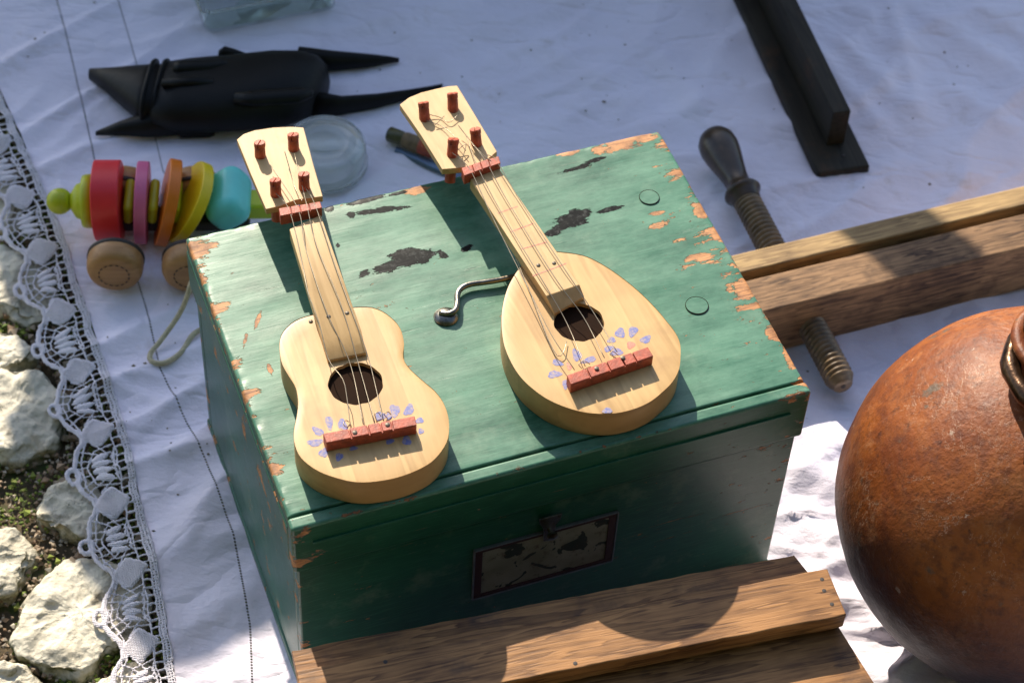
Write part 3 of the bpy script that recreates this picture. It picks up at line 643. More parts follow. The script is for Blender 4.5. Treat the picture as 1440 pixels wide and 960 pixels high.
# ------------------------------------------------------------------ toy guitars
TB = .0248; TN = .0105
def guitar(name, label, c_px, tip_px, outline, neck, chamfer, head, nut, pegs, hole, bridge, bgrooves, bscrews, nails, petals, strings, frets=()):
    a = at(*c_px, H+TB); b = at(*tip_px, H+TB); yaw = math.atan2(b.y-a.y, b.x-a.x)-math.pi/2
    fr = Fr((a.x, a.y, H+.0006), yaw); g = thing(name, label, 'toy guitar', fr.o, yaw, 'toy guitars on the green box')
    TT = TB; zt = TB+TN
    def p(x, y, z): return fr.px(x, y, z)
    O = resample([(*fr.xy(x, y, TT), 0) for x, y in outline], 110, True)[:, :2]
    hc = fr.px(hole[0], hole[1], TT); hr_ = hole[2]
    # sound box with a real round hole: side wall, back and a face with a hole
    n = len(O); bm = MB(); bm.rings([[(x, y, 0) for x, y in O], [(x, y, TT) for x, y in O]], cap=False)
    bm.add([(x, y, 0) for x, y in O], [tuple(range(n-1, -1, -1))])
    o = bm.build('sound_box', M['guitar_side'], g, auto=50)
    ang = [math.atan2(y-hc.y, x-hc.x) for x, y in O]
    Hh = [(hc.x+hr_*math.cos(t)*(1+.015*math.sin(t*9)), hc.y+hr_*math.sin(t)*(1+.02*math.sin(t*13))) for t in ang]
    fm = MB(); rs = []
    for k, f_ in enumerate((0, .25, .5, .75, .94, 1)): rs.append([(h_[0]+(q_[0]-h_[0])*f_, h_[1]+(q_[1]-h_[1])*f_, TT) for h_, q_ in zip(Hh, O)])
    rs = [[(x, y, TT-.0035) for x, y in Hh]]+rs; rs[-1] = [(x, y, TT-.0004) for x, y, _ in rs[-1]]
    fm.rings(rs, cap=False); fm.build('face', M['guitar'], g, auto=45)
    MB().rings([[(x+(hc.x-x)*-.08, y+(hc.y-y)*-.08, z) for x, y in Hh] for z in (TT-.0036, .004)]).build('cavity', M['hole'], g)  # near-black colour stands in for the shade inside the sound box
    # neck board, with its end cut to a slope at the hole
    nk = [p(x, y, zt) for x, y in neck]; cf = [p(x, y, TT+.003) for x, y in chamfer]      # neck: TL, TR, BR(end), BL(end)
    nb = MB(); zb_ = TT+.0002
    v = [(nk[0].x, nk[0].y, zb_), (nk[1].x, nk[1].y, zb_), (cf[1].x, cf[1].y, zb_), (cf[0].x, cf[0].y, zb_), tuple(nk[0]), tuple(nk[1]), (cf[1].x, cf[1].y, TT+.003), (cf[0].x, cf[0].y, TT+.003), tuple(nk[2]), tuple(nk[3])]
    nb.add(v, [(0, 3, 2, 1), (4, 5, 8, 9)[::-1], (9, 8, 6, 7)[::-1], (7, 6, 2, 3)[::-1], (0, 1, 5, 4)[::-1], (1, 2, 6, 8, 5)[::-1], (3, 0, 4, 9, 7)[::-1]])
    o = nb.build('neck', M['neck'], g, .0006)
    bpy.context.view_layer.update()
    import bmesh
    b_ = bmesh.new(); b_.from_mesh(o.data); bmesh.ops.recalc_face_normals(b_, faces=b_.faces); b_.to_mesh(o.data); b_.free()
    for x, y, *on_body in nails:
        q_ = p(x, y, TT if on_body else zt); MB().lathe([(.0016, -.001), (.0016, .0004), (.0010, .0008), (.0001, .0008)], 12, q_).build('nail', M['nail'], g, auto=45)
    # head plate
    hd = [p(x, y, zt+.001) for x, y in head]; hb = MB(); hb.prism([(q_.x, q_.y) for q_ in hd], zt-.0052, zt+.0008)
    hob = hb.build('head', M['neck'], g, .0005)
    nt_ = [p(x, y, zt+.0060) for x, y in nut]                # top face: TL TR BR BL
    def bar(name, q, zlo, zhi, cuts, shrink=.0):
        mb = MB(); q0, q1, q2, q3 = q; fs = [0]+cuts+[1]
        for i in range(len(fs)-1):
            g0 = fs[i]+(.007 if i else 0); g1_ = fs[i+1]-(.007 if i < len(fs)-2 else 0)
            c4 = [q0.lerp(q1, g0), q0.lerp(q1, g1_), q3.lerp(q2, g1_), q3.lerp(q2, g0)]
            mb.hexa([(c_.x, c_.y, zlo+.0035) for c_ in c4][::-1], [(c_.x, c_.y, zhi) for c_ in c4][::-1]) if False else mb.prism([(c_.x, c_.y) for c_ in c4], zhi-.0019, zhi+random.uniform(-.0003, .0003))
        mb.prism([(c_.x, c_.y) for c_ in (q0, q1, q2, q3)], zlo, zhi-.0018)
        return mb.build(name, M['rust'], g, .0006)
    bar('nut', nt_, zt-.004, zt+.006, [.28, .5, .72])
    br_ = [p(x, y, TT+.0106) for x, y in bridge]
    bo = bar('bridge', br_, TT+.0002, TT+.0106, bgrooves)
    for x, y in bscrews:
        q_ = p(x, y, TT+.0108); MB().lathe([(.0017, -.001), (.0017, .0005), (.0010, .0008), (.0001, .0008)], 12, q_).build('screw', M['nail'], bo, auto=45)
    # pegs: slotted dowels that pass through the head
    for (x, y, tx, ty) in pegs:
        q_ = p(x, y, zt+.001); L_p = .0125; mb = MB(); rr = .0043; lean = (fr.px(tx, ty, zt+.001+L_p)-q_); lean = Vector((lean.x, lean.y, 0))
        mb.lathe([(rr*1.04, -.023), (rr*1.04, .001), (rr, L_p-.004)], 9, (0, 0, 0))
        for sg in (1, -1):
            ro_ = random.uniform(0, 3.1); ro_ = R(70) if sg == 1 else rsave; rsave = ro_
            half = [(rr*.99*math.cos(t), rr*.97*math.sin(t)*sg+sg*.0003) for t in np.linspace(0, math.pi, 7)]
            mb.prism([(x_*math.cos(ro_)-y_*math.sin(ro_), x_*math.sin(ro_)+y_*math.cos(ro_)) for x_, y_ in half], L_p-.0041, L_p+(.0004 if sg > 0 else 0))
        ob = mb.build('peg', M['rust'], g, .0004, 1, loc=q_); ob.rotation_euler = Vector((lean.x, lean.y, L_p)).to_track_quat('Z', 'Y').to_euler()
    # petals
    for (x, y, a_, b_, ro_, kind_) in petals:
        mb = MB(); rs_ = []
        for t in np.linspace(0, 2*math.pi, 18)[:-1]:
            k = 1+.16*math.sin(t*3+x)+.05*math.sin(7*t); u_, v_ = a_*math.cos(t)*k, b_*math.sin(t)*k
            rs_.append(p(x+u_*math.cos(ro_)+v_*math.sin(ro_), y-u_*math.sin(ro_)+v_*math.cos(ro_), TT+.00012))
        mb.add([tuple(q_) for q_ in rs_], [tuple(range(len(rs_)))]); mb.build('painted_petal', M['petal' if kind_ == 0 else 'petal_pink'], g)
    for st in strings:
        pts_ = [p(x, y, z) for x, y, z in st]; MB().tube(resample(pts_, 40), .00034, 5).build('string', M['string'], g, smooth=True)
    for (xa, ya, xb, yb) in frets:
        a1, b1 = p(xa, ya, zt+.0001), p(xb, yb, zt+.0001); dd = (b1-a1).cross(Vector((0, 0, 1))).normalized()*.0005
        MB().add([a1+dd, b1+dd, b1-dd, a1-dd], [(0, 1, 2, 3)]).build('fret_line', M['petal_pink'], g)
    return g
def petal_mat(name, col):
    t = NT(name); c = t.mix(t.step(t.noise(t.tc.outputs['Object'], 500, 4, .7), .42, .72), col, (.50, .36, .24)); return t.fin(c, .6)
M['petal'] = petal_mat('blue_petal_paint', (.14, .16, .40)); M['petal_pink'] = petal_mat('pink_line_paint', (.62, .16, .11))
zt = TB+TN
gl = [(515, 431), (535, 436), (552, 448), (563, 462), (568, 482), (567, 503), (577, 519), (597, 537), (612, 550), (624, 567), (631, 590), (630, 615), (622, 632), (608, 648), (590, 659), (568, 668), (545, 674), (518, 677.5), (497, 677), (475, 672), (452, 664), (434, 653), (421, 640), (414, 622), (413, 605), (417, 585), (419, 565), (416, 545), (407, 530), (397, 512), (393, 492), (394, 475), (402, 461), (418, 449), (440, 442), (478, 434)]
def strs(nutp, brp, endp, mid=None):
    out = []
    for k in range(4):
        n_, b_, e_2 = nutp[k], brp[k], endp[k]
        l_ = [(*e_2, zt+.006), (*n_, zt+.0058)]
        if mid and mid[k]: l_ += [(x, y, z) for x, y, z in mid[k]]
        l_ += [(*b_, TB+.0095)]; out.append(l_)
    return out
guitar('toy_guitar', 'small wooden toy guitar with waisted figure-of-eight body on left side of green box', (515, 570), (408, 250), gl,
       [(407, 322), (451, 302), (508, 464), (453, 478)], [(461, 507), (515, 496)],
       [(333, 196), (343, 188), (358, 183), (385, 179), (410, 178), (427, 179), (440, 228), (454, 276), (416, 281), (392, 290), (374, 294), (352, 243)],
       [(392, 293), (450, 283), (453, 292), (394, 304)],
       [(366, 219, 365, 200), (413, 209, 412, 188), (388, 273, 387, 252), (428, 264, 427, 244)],
       (500, 539, .0197),
       [(454, 609), (583, 584), (586, 597), (459, 622)], [.28, .48, .62, .74], [(499, 608), (545, 597)],
       [(437, 452, 1), (462, 445), (488, 440)],
       [(463, 594, 10, 5, 1.75, 0), (447, 606, 9, 5, 2.6, 0), (443, 622, 11, 5, .1, 0), (455, 636, 7, 6, .8, 0), (477, 642, 6, 5, .9, 0), (482, 597, 6, 9, .5, 0), (555, 577, 7, 9, .2, 0), (575, 576, 9, 6, 1.0, 0), (590, 591, 6, 4, .2, 0), (592, 606, 4, 4, 0, 0), (535, 585, 8, 6, .2, 0), (548, 620, 6, 4, .2, 0), (572, 619, 7, 6, 2, 0), (497, 630, 6, 3, .2, 0), (547, 585, 4, 5, .2, 0)],
       strs([(407, 296), (419, 294), (432, 291), (443, 288)], [(493, 600), (511, 597), (527, 594), (539, 591)], [(388, 272), (380, 232), (414, 216), (428, 262)],
            [[(425, 370, zt+.003), (433, 410, zt+.004), (449, 455, zt+.003), (462, 505, TB+.010), (482, 533, TB+.012), (488, 560, TB+.011)], [(430, 350, zt+.003), (460, 440, zt+.003), (492, 510, zt-.003)], [(445, 345, zt+.003), (480, 430, zt+.003), (505, 515, zt-.003)], [(470, 370, zt+.003), (503, 460, zt+.002), (520, 510, zt-.002)]])
       + [[(400, 212, zt+.009), (408, 240, zt+.003), (414, 262, zt+.002), (425, 283, zt+.006)]]
       + [[(494, 597, TB+.0005), (487, 600, TB+.003), (483, 596, TB+.004), (486, 591, TB+.003), (491, 593, TB+.001)], [(530, 592, TB+.0005), (527, 582, TB+.003), (532, 580, TB+.003), (536, 586, TB+.001)], [(545, 588, TB+.0005), (540, 582, TB+.003), (546, 579, TB+.003), (550, 583, TB+.001)]])
lu = [(788, 354), (820, 359), (846, 371), (871, 387.5), (896, 407.5), (920, 431), (938, 452), (950, 468), (956, 482), (957, 497), (955, 518), (946, 536), (932.5, 550), (915, 564), (895, 573.5), (870, 580), (845, 581.5), (820, 579), (795, 572), (770, 561), (750, 547), (734, 532), (722, 515), (712, 494), (707, 475), (705, 450), (707, 428), (713, 406), (722, 388), (734, 372), (750, 360), (770, 354)]
guitar('toy_lute', 'teardrop-bodied wooden toy lute with red fret lines on right of green box', (825, 500), (640, 190), lu,
       [(661, 252), (702, 237), (815, 400), (768, 416)], [(780, 441), (822, 417)],
       [(562, 147), (575, 137), (592, 130), (612, 125), (630, 121), (643, 120), (671, 166), (699, 213), (683, 226), (660, 234), (645, 236), (622, 238), (592, 190)],
       [(649, 236), (701, 219), (704, 229), (653, 247)],
       [(597, 166, 595, 140), (637, 153, 636, 127), (636, 217, 638, 193), (670, 202, 668, 180)],
       (814, 453, .0187),
       [(797, 527), (911, 487), (919, 500), (803, 540)], [.24, .48, .66, .80], [(839, 518), (876, 503)],
       [(757, 373), (779, 370)],
       [(780, 526, 10, 5, .15, 0), (800, 515, 6, 3, 2, 1), (811, 499, 6, 9, .4, 0), (828, 506, 11, 4, .3, 0), (784, 510, 8, 4, 2.8, 0), (795, 540, 4, 7, 0, 0), (856, 490, 7, 4, .3, 0), (872, 468, 7, 7, .2, 0), (890, 466, 6, 8, -.6, 0), (908, 477, 8, 5, .4, 0), (867, 495, 9, 5, .1, 0), (887, 485, 6, 5, .3, 1), (860, 478, 6, 4, .2, 0), (854, 577, 7, 4, .1, 0)],
       strs([(660, 237), (671, 233), (684, 228), (696, 223)], [(808, 520), (823, 515), (850, 503), (868, 495)], [(636, 215), (655, 190), (662, 200), (685, 218)],
            [[(690, 300, zt+.003), (740, 400, zt+.001), (775, 470, TB+.012)], [(700, 290, zt+.003), (760, 390, zt+.003), (795, 450, zt-.004)], [(712, 280, zt+.003), (780, 390, zt+.003), (820, 445, zt-.003)], [(730, 280, zt+.003), (795, 380, zt+.003), (835, 440, zt-.003)]])
       + [[(598, 160, zt+.004), (618, 165, zt+.002), (632, 172, zt+.003), (645, 160, zt+.004)], [(600, 170, zt+.002), (622, 178, zt+.003), (640, 193, zt+.006), (655, 212, zt+.006)], [(612, 176, zt+.003), (625, 163, zt+.006)], [(640, 215, zt+.003), (655, 203, zt+.006), (650, 225, zt+.002)], [(644, 176, zt+.008), (655, 190, zt+.006), (676, 215, zt+.006), (690, 226, zt+.006)],
          [(725, 362, TB+.001), (745, 410, TB+.002), (770, 475, TB+.002), (784, 500, TB+.002), (792, 496, TB+.003), (797, 480, TB+.002)], [(830, 512, TB+.001), (822, 508, TB+.003), (814, 512, TB+.003), (818, 518, TB+.002)], [(870, 500, TB+.001), (862, 494, TB+.003), (858, 498, TB+.003), (866, 503, TB+.002)]],
       [(718, 326, 750, 314), (749, 388, 797, 370), (733, 350, 770, 340), (700, 300, 728, 290)])

# ------------------------------------------------------------------ black carved wooden figure
def loft(mb, secs, n=20, pw=2.0, zc=None, rz=None):
    """sections: px, py of the top/bottom silhouette at a column, and height; superellipse sections"""
    rs = []
    for (px, y0, y1, hz) in secs:
        c = at(px, (y0+y1)/2, zc or hz*.5); rw = (y1-y0)/2/1600/.755*(1.0 if y1-y0 < 30 else 1.06); rr = rz*min(1, (y1-y0)/14) if rz else hz*.5
        k = max(rw**2*1.0-0, 1e-9); rs_ = []
        for j in range(n):
            t = 2*math.pi*j/n; ct_, st_ = math.cos(t), math.sin(t)
            rs_.append((c.x-ct_*0+(0.06*rw*ct_), c.y+rw*math.copysign(abs(ct_)**(2/pw), ct_), max(.0015, c.z+rr*math.copysign(abs(st_)**(2/pw), st_))))
        rs.append(rs_)
    mb.rings(rs)
fg = MB()
loft(fg, [(126, 99, 110, .012), (150, 98, 126, .022), (180, 96, 150, .034), (200, 94, 165, .040), (214, 91, 175, .043), (220, 93, 172, .039), (227, 88, 180, .044), (260, 83, 184, .048), (310, 79, 184, .050), (345, 76, 182, .052), (375, 74, 178, .054), (410, 74, 174, .052), (440, 82, 162, .046), (456, 95, 148, .034), (462, 112, 134, .014)], 28, 2.3)
loft(fg, [(135, 186, 190, .006), (170, 172, 189, .016), (210, 160, 190, .026), (250, 155, 186, .03), (280, 150, 180, .03)], 12)
loft(fg, [(245, 92, 104, .052), (255, 87, 107, .062), (300, 86, 106, .064), (316, 88, 100, .062), (324, 91, 98, .056)], 14, 2.6, .044, .008)
loft(fg, [(308, 74, 84, .050), (316, 70, 84, .056), (330, 74, 88, .058), (345, 78, 88, .052)], 12, 2, .030, .010)
for x_ in (208, 224, 300, 318): loft(fg, [(x_, 88, 172, .045), (x_+3, 87, 174, .047), (x_+6, 88, 172, .045)], 24, 2.6)
loft(fg, [(228, 112, 122, 0), (270, 108, 122, 0), (300, 112, 120, 0)], 12, 2, .048, .005)
loft(fg, [(330, 132, 146, 0), (360, 126, 150, 0), (420, 122, 146, 0), (440, 128, 136, 0)], 12, 2, .047, .006)
loft(fg, [(252, 162, 184, .040), (256, 160, 188, .044), (296, 160, 186, .044), (302, 162, 182, .038)], 12, 4, .014, .013)
loft(fg, [(420, 72, 96, .030), (470, 75, 97, .022), (515, 78, 94, .016), (545, 81, 89, .010), (561, 83.5, 86.5, .006)], 12)
loft(fg, [(440, 134, 160, .030), (480, 142, 156, .024), (530, 136, 149, .018), (575, 129, 138, .013), (605, 123, 130, .009), (622, 119, 124, .006)], 12)
fo = fg.build('carved_figure', M['black'], None, smooth=True); tag(fo, 'black carved wooden fish-headed figure with open pointed jaws lying on the cloth', 'carving')

# ------------------------------------------------------------------ glassware
def glass_mat(name, col, rough, dirt):
    t = NT(name); V = t.tc.outputs['Object']; t.b.inputs['Transmission Weight'].default_value = .93-dirt; t.b.inputs['IOR'].default_value = 1.45
    n = t.noise(V, 60, 5, .65); r_ = t.math('ADD', rough, t.math('MULTIPLY', t.step(n, .5, .7), .2))
    m_ = t.fin(col, r_, t.bump(t.noise(V, 25, 3), .3, .001)); return m_
M['glass'] = glass_mat('clouded_glass', (.93, .96, .93), .06, .10); M['glass_green'] = glass_mat('green_glass', (.80, .90, .84), .05, 0)
c = at(457, 222, .016)
jar = MB().lathe([(.026, 0), (.037, .002), (.0405, .006), (.0405, .010), (.039, .014), (.0385, .030), (.036, .0345), (.030, .0355), (.028, .0345), (.014, .0335), (.0125, .0355), (.0001, .0365)], 56, cap=False)
jar.lathe([(.0001, .031), (.012, .030), (.014, .029), (.028, .0305), (.033, .0295), (.0355, .026), (.036, .014), (.037, .009), (.035, .005), (.026, .0035), (.026, 0)], 56, cap=False)
jo = jar.build('glass_jar_lid', M['glass'], None, smooth=True, loc=(c.x, c.y, .003)); tag(jo, 'round clear glass dish turned over behind the waisted toy guitar head', 'glass dish')
p0, p1 = at(291, 52, .003), at(474, 16, .003); yw = math.atan2(p1.y-p0.y, p1.x-p0.x)
gd = MB(); W_, D_, H_ = (p1-p0).length, .075, .030
def rr_(x0, x1, y0, y1, r_, z, k=5):
    out = []
    for cx, cy, a0 in ((x1-r_, y0+r_, -90), (x1-r_, y1-r_, 0), (x0+r_, y1-r_, 90), (x0+r_, y0+r_, 180)):
        for i in range(k+1): a = R(a0+90*i/k); out.append((cx+r_*math.cos(a), cy+r_*math.sin(a), z))
    return out
e = .0035
gd.rings([rr_(.003, W_-.003, .003, D_-.003, .008, 0), rr_(0, W_, 0, D_, .010, .003), rr_(-.002, W_+.002, -.002, D_+.002, .011, H_-.004), rr_(-.004, W_+.004, -.004, D_+.004, .012, H_-.003), rr_(-.004, W_+.004, -.004, D_+.004, .012, H_), rr_(e-.002, W_+.002-e, e-.002, D_+.002-e, .008, H_),
          rr_(e, W_-e, e, D_-e, .008, .006), rr_(e+.003, W_-e-.003, e+.003, D_-e-.003, .006, .0045)])
go = gd.build('glass_tray', M['glass_green'], None, auto=50, loc=(p0.x, p0.y, .004)); go.rotation_euler = (0, 0, yw); tag(go, 'rectangular pale green glass dish at upper edge of the cloth', 'glass dish')

# ------------------------------------------------------------------ small tool between the guitar heads
M['olive'] = plain('olive_horn', (.10, .09, .025), .35, .5, 90); M['tan'] = plain('tan_binding', (.20, .13, .06), .6, .4, 200); M['bluegrey'] = plain('blue_grey_metal', (.12, .17, .24), .3, .3, 60, .1, .5, .6)
a, b = at(546, 188, .011), at(668, 232, .011); ax = (b-a).normalized(); L = (b-a).length
tl = thing('hand_tool', 'small round-handled tool with olive, tan and red bands half hidden under the lute head', 'tool', (a.x, a.y, 0))
mb = lambda pr: MB().lathe(pr, 20, (0, 0, .011), ax)
mb([(.0062, 0), (.0075, .0015), (.0072, .014), (.0066, .0165)]).build('end_cap', M['olive'], tl, auto=50)
mb([(.0068, .0165), (.0078, .019), (.0080, .030), (.0078, .0345)]).build('binding', M['tan'], tl, auto=50)
mb([(.0082, .0345), (.0086, .037), (.0086, .047), (.0080, .049)]).build('red_band', M['rust'], tl, auto=50)
mb([(.0078, .049), (.0082, .055), (.0066, L), (.001, L+.004)]).build('handle', M['tan'], tl, auto=50)
nrm = Vector((ax.y, -ax.x, 0)); q0 = ax*.012+nrm*.006; q1 = ax*(L+.01)+nrm*.010
MB().hexa([(q0.x, q0.y, .001), (q0.x+nrm.x*.007, q0.y+nrm.y*.007, .001), (q1.x+nrm.x*.012, q1.y+nrm.y*.012, .001), (q1.x, q1.y, .001)][::-1], [(q0.x, q0.y, .005), (q0.x+nrm.x*.004, q0.y+nrm.y*.004, .004), (q1.x+nrm.x*.010, q1.y+nrm.y*.010, .004), (q1.x, q1.y, .006)][::-1]).build('blade', M['bluegrey'], tl, .0008)

# ------------------------------------------------------------------ dark wooden stand, upper right
p0, p1 = at(1150, 246, .012), at(1222, 228, .012); pe = at(1036, 0, .012)
dirv = Vector((pe.x-p0.x, pe.y-p0.y, 0)); yw = math.atan2(dirv.y, dirv.x); SF = Fr((p0.x, p0.y, .002), yw)
st = thing('bench_stop', 'dark weathered wooden block with upright fin on a flat base plank at upper right', 'wooden stand', SF.o, yw)
wd = SF.loc((p1.x, p1.y, .002)).y; L = .45; sg = 1 if wd > 0 else -1; wd = abs(wd)*.98
def by(a, b): return (min(a*sg, b*sg), max(a*sg, b*sg))
y0_, y1_ = by(0, wd); MB().box(0, L, y0_, y1_, 0, .012).build('base_plank', M['stand'], st, .003, 3)
f0, f1, f2 = SF.px(1172, 160, .055), SF.px(1197, 155, .055), SF.px(1130, 0, .055)
y0_, y1_ = min(f0.y, f1.y), max(f0.y, f1.y); MB().box((f0.x+f1.x)/2, L, y0_, y1_, .0122, .055).build('fin', M['stand'], st, .0015)
q = SF.px(1186, 219, .012); MB().lathe([(.0016, -.001), (.0018, .0008), (.0002, .0012)], 12, (q.x, q.y, .012)).build('nail', M['mark'], st)

# ------------------------------------------------------------------ wooden screw clamp
zc = .064; pA = at(1082, 436, zc); pB = at(1440, 348, zc); yw = math.atan2(pB.y-pA.y, pB.x-pA.x); CF = Fr((pA.x, pA.y, .003), yw)
cm = thing('wooden_clamp', 'wooden screw clamp of two long brown bars on the cloth right of the green box', 'clamp', CF.o, yw)
def lx(x, y, z=zc-.003): return CF.px(x, y, z)
wid = lx(1440, 300).y; bk0 = lx(1440, 290).y; bk1 = lx(1440, 262).y
Lb = .62; xl0 = -.055
MB().box(xl0, Lb, 0, wid, 0, zc-.003).build('bar', M['beam'], cm, .0018)
o = MB().box(xl0, Lb, bk0+.002, bk1+.001, 0, zc-.003).build('bar', M['beam_pale'], cm, .0018); o['label'] = 'paler back bar of the clamp'
# the threaded screw with its turned handle runs through both bars
zs = .031-.003
e0, e1 = CF.px(1186, 543, .020), CF.px(1000, 186, .030)
e0 = Vector((e0.x, e0.y, .020)); e1 = Vector((e1.x, e1.y, .030)); ax = (e1-e0).normalized(); LL = (e1-e0).length
k1 = CF.px(1052, 282, .030); lt = (Vector((k1.x, k1.y, .03))-e0).dot(ax)      # where thread ends and collar starts
na, pitch, rT = 24, .0052, .0135
rs = []; N = int(lt/pitch*8); A_ = ax.orthogonal().normalized(); B_ = ax.cross(A_)
for i in range(N+1):
    h = lt*i/N; row = []
    for j in range(na):
        t = 2*math.pi*j/na; ph_ = ((h/pitch-j/na) % 1); tri = 1-abs(2*ph_-1); r_ = rT-.0030*(1-tri**.6)
        if h < .010: r_ = min(r_, .0085+h*.55)
        row.append(tuple(e0+ax*h+(A_*math.cos(t)+B_*math.sin(t))*r_))
    rs.append(row)
MB().rings(rs).build('threaded_screw', M['thread'], cm, smooth=True)
MB().lathe([(.0025, -.0006), (.0025, .0004), (.0002, .0006)], 14, e0, -ax).build('centre_hole', M['mark'], cm)
hp = [(.0120, 0), (.0135, .002), (.0138, .010), (.0165, .013), (.0180, .016), (.0170, .019), (.0135, .023), (.0118, .030), (.0124, .042), (.0150, .060), (.0178, .078), (.0190, .090), (.0180, .102), (.0140, .111), (.0080, .116), (.0008, .118)]
hl = LL-lt; sc_ = hl/.118
MB().lathe([(r_, h*sc_) for r_, h in hp], 32, e0+ax*lt, ax).build('handle', M['screw'], cm, smooth=True)

# ------------------------------------------------------------------ slatted crate in front
ZB = .166
a, b = at(720, 884, ZB), at(1155, 800, ZB); yw = math.atan2(b.y-a.y, b.x-a.x); o_ = at(415, 938, ZB); KF = Fr((o_.x, o_.y, 0), yw)
kr = thing('wooden_crate', 'brown slatted wooden crate with overlapping boards and nail holes in front of the box', 'crate', KF.o, yw)
def board(name, quad, z0, z1, seed, nseg=60, jag=.0012, m_='crate', endj=.0):
    """a sawn board: quad = near-left, near-right, far-right, far-left in crate coordinates, edges slightly uneven"""
    q = [Vector((x, y, 0)) for x, y in quad]; rows = []
    for i in range(nseg+1):
        f_ = i/nseg; n_, f2 = q[0].lerp(q[1], f_), q[3].lerp(q[2], f_)
        j1 = jag*float(fbm(np.array(f_*14), np.array(seed*3.1), 3)); j2 = jag*float(fbm(np.array(f_*14), np.array(seed*5.7+4), 3))
        if i == nseg: n_.x += endj*.4; f2.x -= endj
        w_ = jag*.6*float(gnoise(f_*5, seed*2.2))
        rows.append([(n_.x, n_.y+j1, z0), (n_.x, n_.y+j1, z1+w_), (f2.x, f2.y+j2, z1+w_), (f2.x, f2.y+j2, z0)])
    return MB().rings(rows).build(name, M[m_], kr, .0012)
K = lambda x, y, z=ZB: KF.xy(x, y, z)
nl = K(415, 1000); 
br0, br1, bf1 = K(1187, 864), K(1174, 800), K(416, 938)
yb = K(720, 884)[1]; yn = (K(720, 957)[1]+K(1187, 864)[1])/2
board('slat', [(0, yn), (br0[0], yn), (br1[0], yb), (0, yb)], ZB-.016, ZB, 1, endj=.005)
za = ZB-.013
ya = max(K(600, 878, za)[1], K(1080, 800, za)[1]); xa0 = K(413, 926, za)[0]; xa1 = K(1150, 795, za)[0]
o = board('slat', [(xa0, yb-.030), (xa1, yb-.030), (xa1-.008, ya), (xa0, ya)], za-.012, za, 2, endj=.006)
zc_ = ZB-.022
yc1 = yn+.02; xc = K(1187, 895, zc_)[0]; xc2 = K(1224, 957, zc_)[0]; yc2 = K(1200, 1040, zc_)[1]
board('slat', [(-.006, yc2), (xc2+.008, yc2), (xc, yc1), (-.006, yc1)], zc_-.012, zc_, 3, endj=.003)
board('slat', [(-.02, yc2-.075), (xc2+.012, yc2-.075), (xc2+.01, yc2-.004), (-.01, yc2-.004)], zc_-.015, zc_-.002, 5)
board('cleat', [(xc-.01, yc2-.05), (xc+.012+.02, yc2-.05), (K(1208, 935, zc_-.012)[0]+.0, K(1208, 935, zc_-.012)[1]), (xc-.01, K(1208, 935, zc_-.012)[1])], zc_-.034, zc_-.0125, 4, 4)
xe = .36
for (x0, x1, y0, y1) in ((.03, xe, yc2-.07, yc2-.058), (.03, xe, ya-.030, ya-.018), (.03, .042, yc2-.057, ya-.031), (xe-.012, xe, yc2-.057, ya-.031)):
    MB().box(x0, x1, y0, y1, .002, zc_-.0125 if y1-y0 > .02 else zc_-.0125).build('side_board', M['crate'], kr, .001)
for (x, y) in ((1156, 814), (1159, 830), (1170, 849), (809, 932), (542, 930)):
    q = K(x, y); MB().lathe([(.0016, -.002), (.0016, .0001), (.0002, .0002)], 10, (q[0], q[1], ZB)).build('nail_hole', M['mark'], kr)

# ------------------------------------------------------------------ big copper-brown jug
RJ = .149; cj = at(1453, 705, RJ)
def jug_mat():
    t = NT('burnished_brown_glaze'); V = t.tc.outputs['Object']
    c = t.mix(t.step(t.noise(V, 9, 5, .6), .32, .68), (.15, .028, .004), (.37, .105, .010))
    c = t.mix(t.math('MULTIPLY', t.step(t.noise(t.map(V, sca=(1, 1, 2.2)), 16, 6, .72), .50, .74), .5), c, (.40, .16, .05))
    c = t.mix(t.math('MULTIPLY', t.step(t.noise(V, 90, 5, .7), .46, .66), .7), c, (.09, .020, .006))
    c = t.mix(t.math('MULTIPLY', t.step(t.noise(t.map(V, loc=(7, 2, 6)), 24, 8, .78), .56, .68), .45), c, (.46, .23, .11))
    c = t.mix(t.math('MULTIPLY', t.step(t.noise(t.map(V, loc=(2, 5, 1)), 34, 4, .65), .63, .69), .8), c, (.10, .085, .06))
    c = t.mix(t.math('MULTIPLY', t.step(t.noise(t.map(V, loc=(1, 9, 4)), 110, 4, .65), .68, .72), .5), c, (.62, .50, .38))
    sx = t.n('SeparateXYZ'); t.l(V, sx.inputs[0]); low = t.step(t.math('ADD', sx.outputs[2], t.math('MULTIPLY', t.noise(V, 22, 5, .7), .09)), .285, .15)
    c = t.mix(t.math('MULTIPLY', low, .93), c, (.009, .005, .003))  # lower half blackened in the colour to deepen its shaded side
    sc2 = t.step(t.math('ABSOLUTE', t.math('SUBTRACT', t.noise(t.map(V, sca=(1, 1, .5)), 17, 6, .75, .6), .5)), .006, .0)
    c = t.mix(t.math('MULTIPLY', t.math('MULTIPLY', sc2, t.step(t.noise(V, 8, 3), .5, .62)), .55), c, (.55, .38, .26))
    c = t.mix(t.math('MULTIPLY', t.step(t.noise(t.map(V, loc=(4, 4, 9)), 150, 5, .75), .58, .68), .6), c, (.035, .012, .006))
    h = t.math('ADD', t.noise(V, 26, 5, .6), t.math('MULTIPLY', t.noise(V, 220, 4, .7), .55))
    return t.fin(c, t.math('ADD', .30, t.math('MULTIPLY', t.noise(V, 50, 5, .7), .42)), t.bump(h, .6, .0025), .38)
M['jug'] = jug_mat(); M['iron'] = plain('dark_bronze', (.09, .05, .028), .28, .6, 70, .5, .5, .85, dirt=((.30, .17, .08), 60, .55, .75))
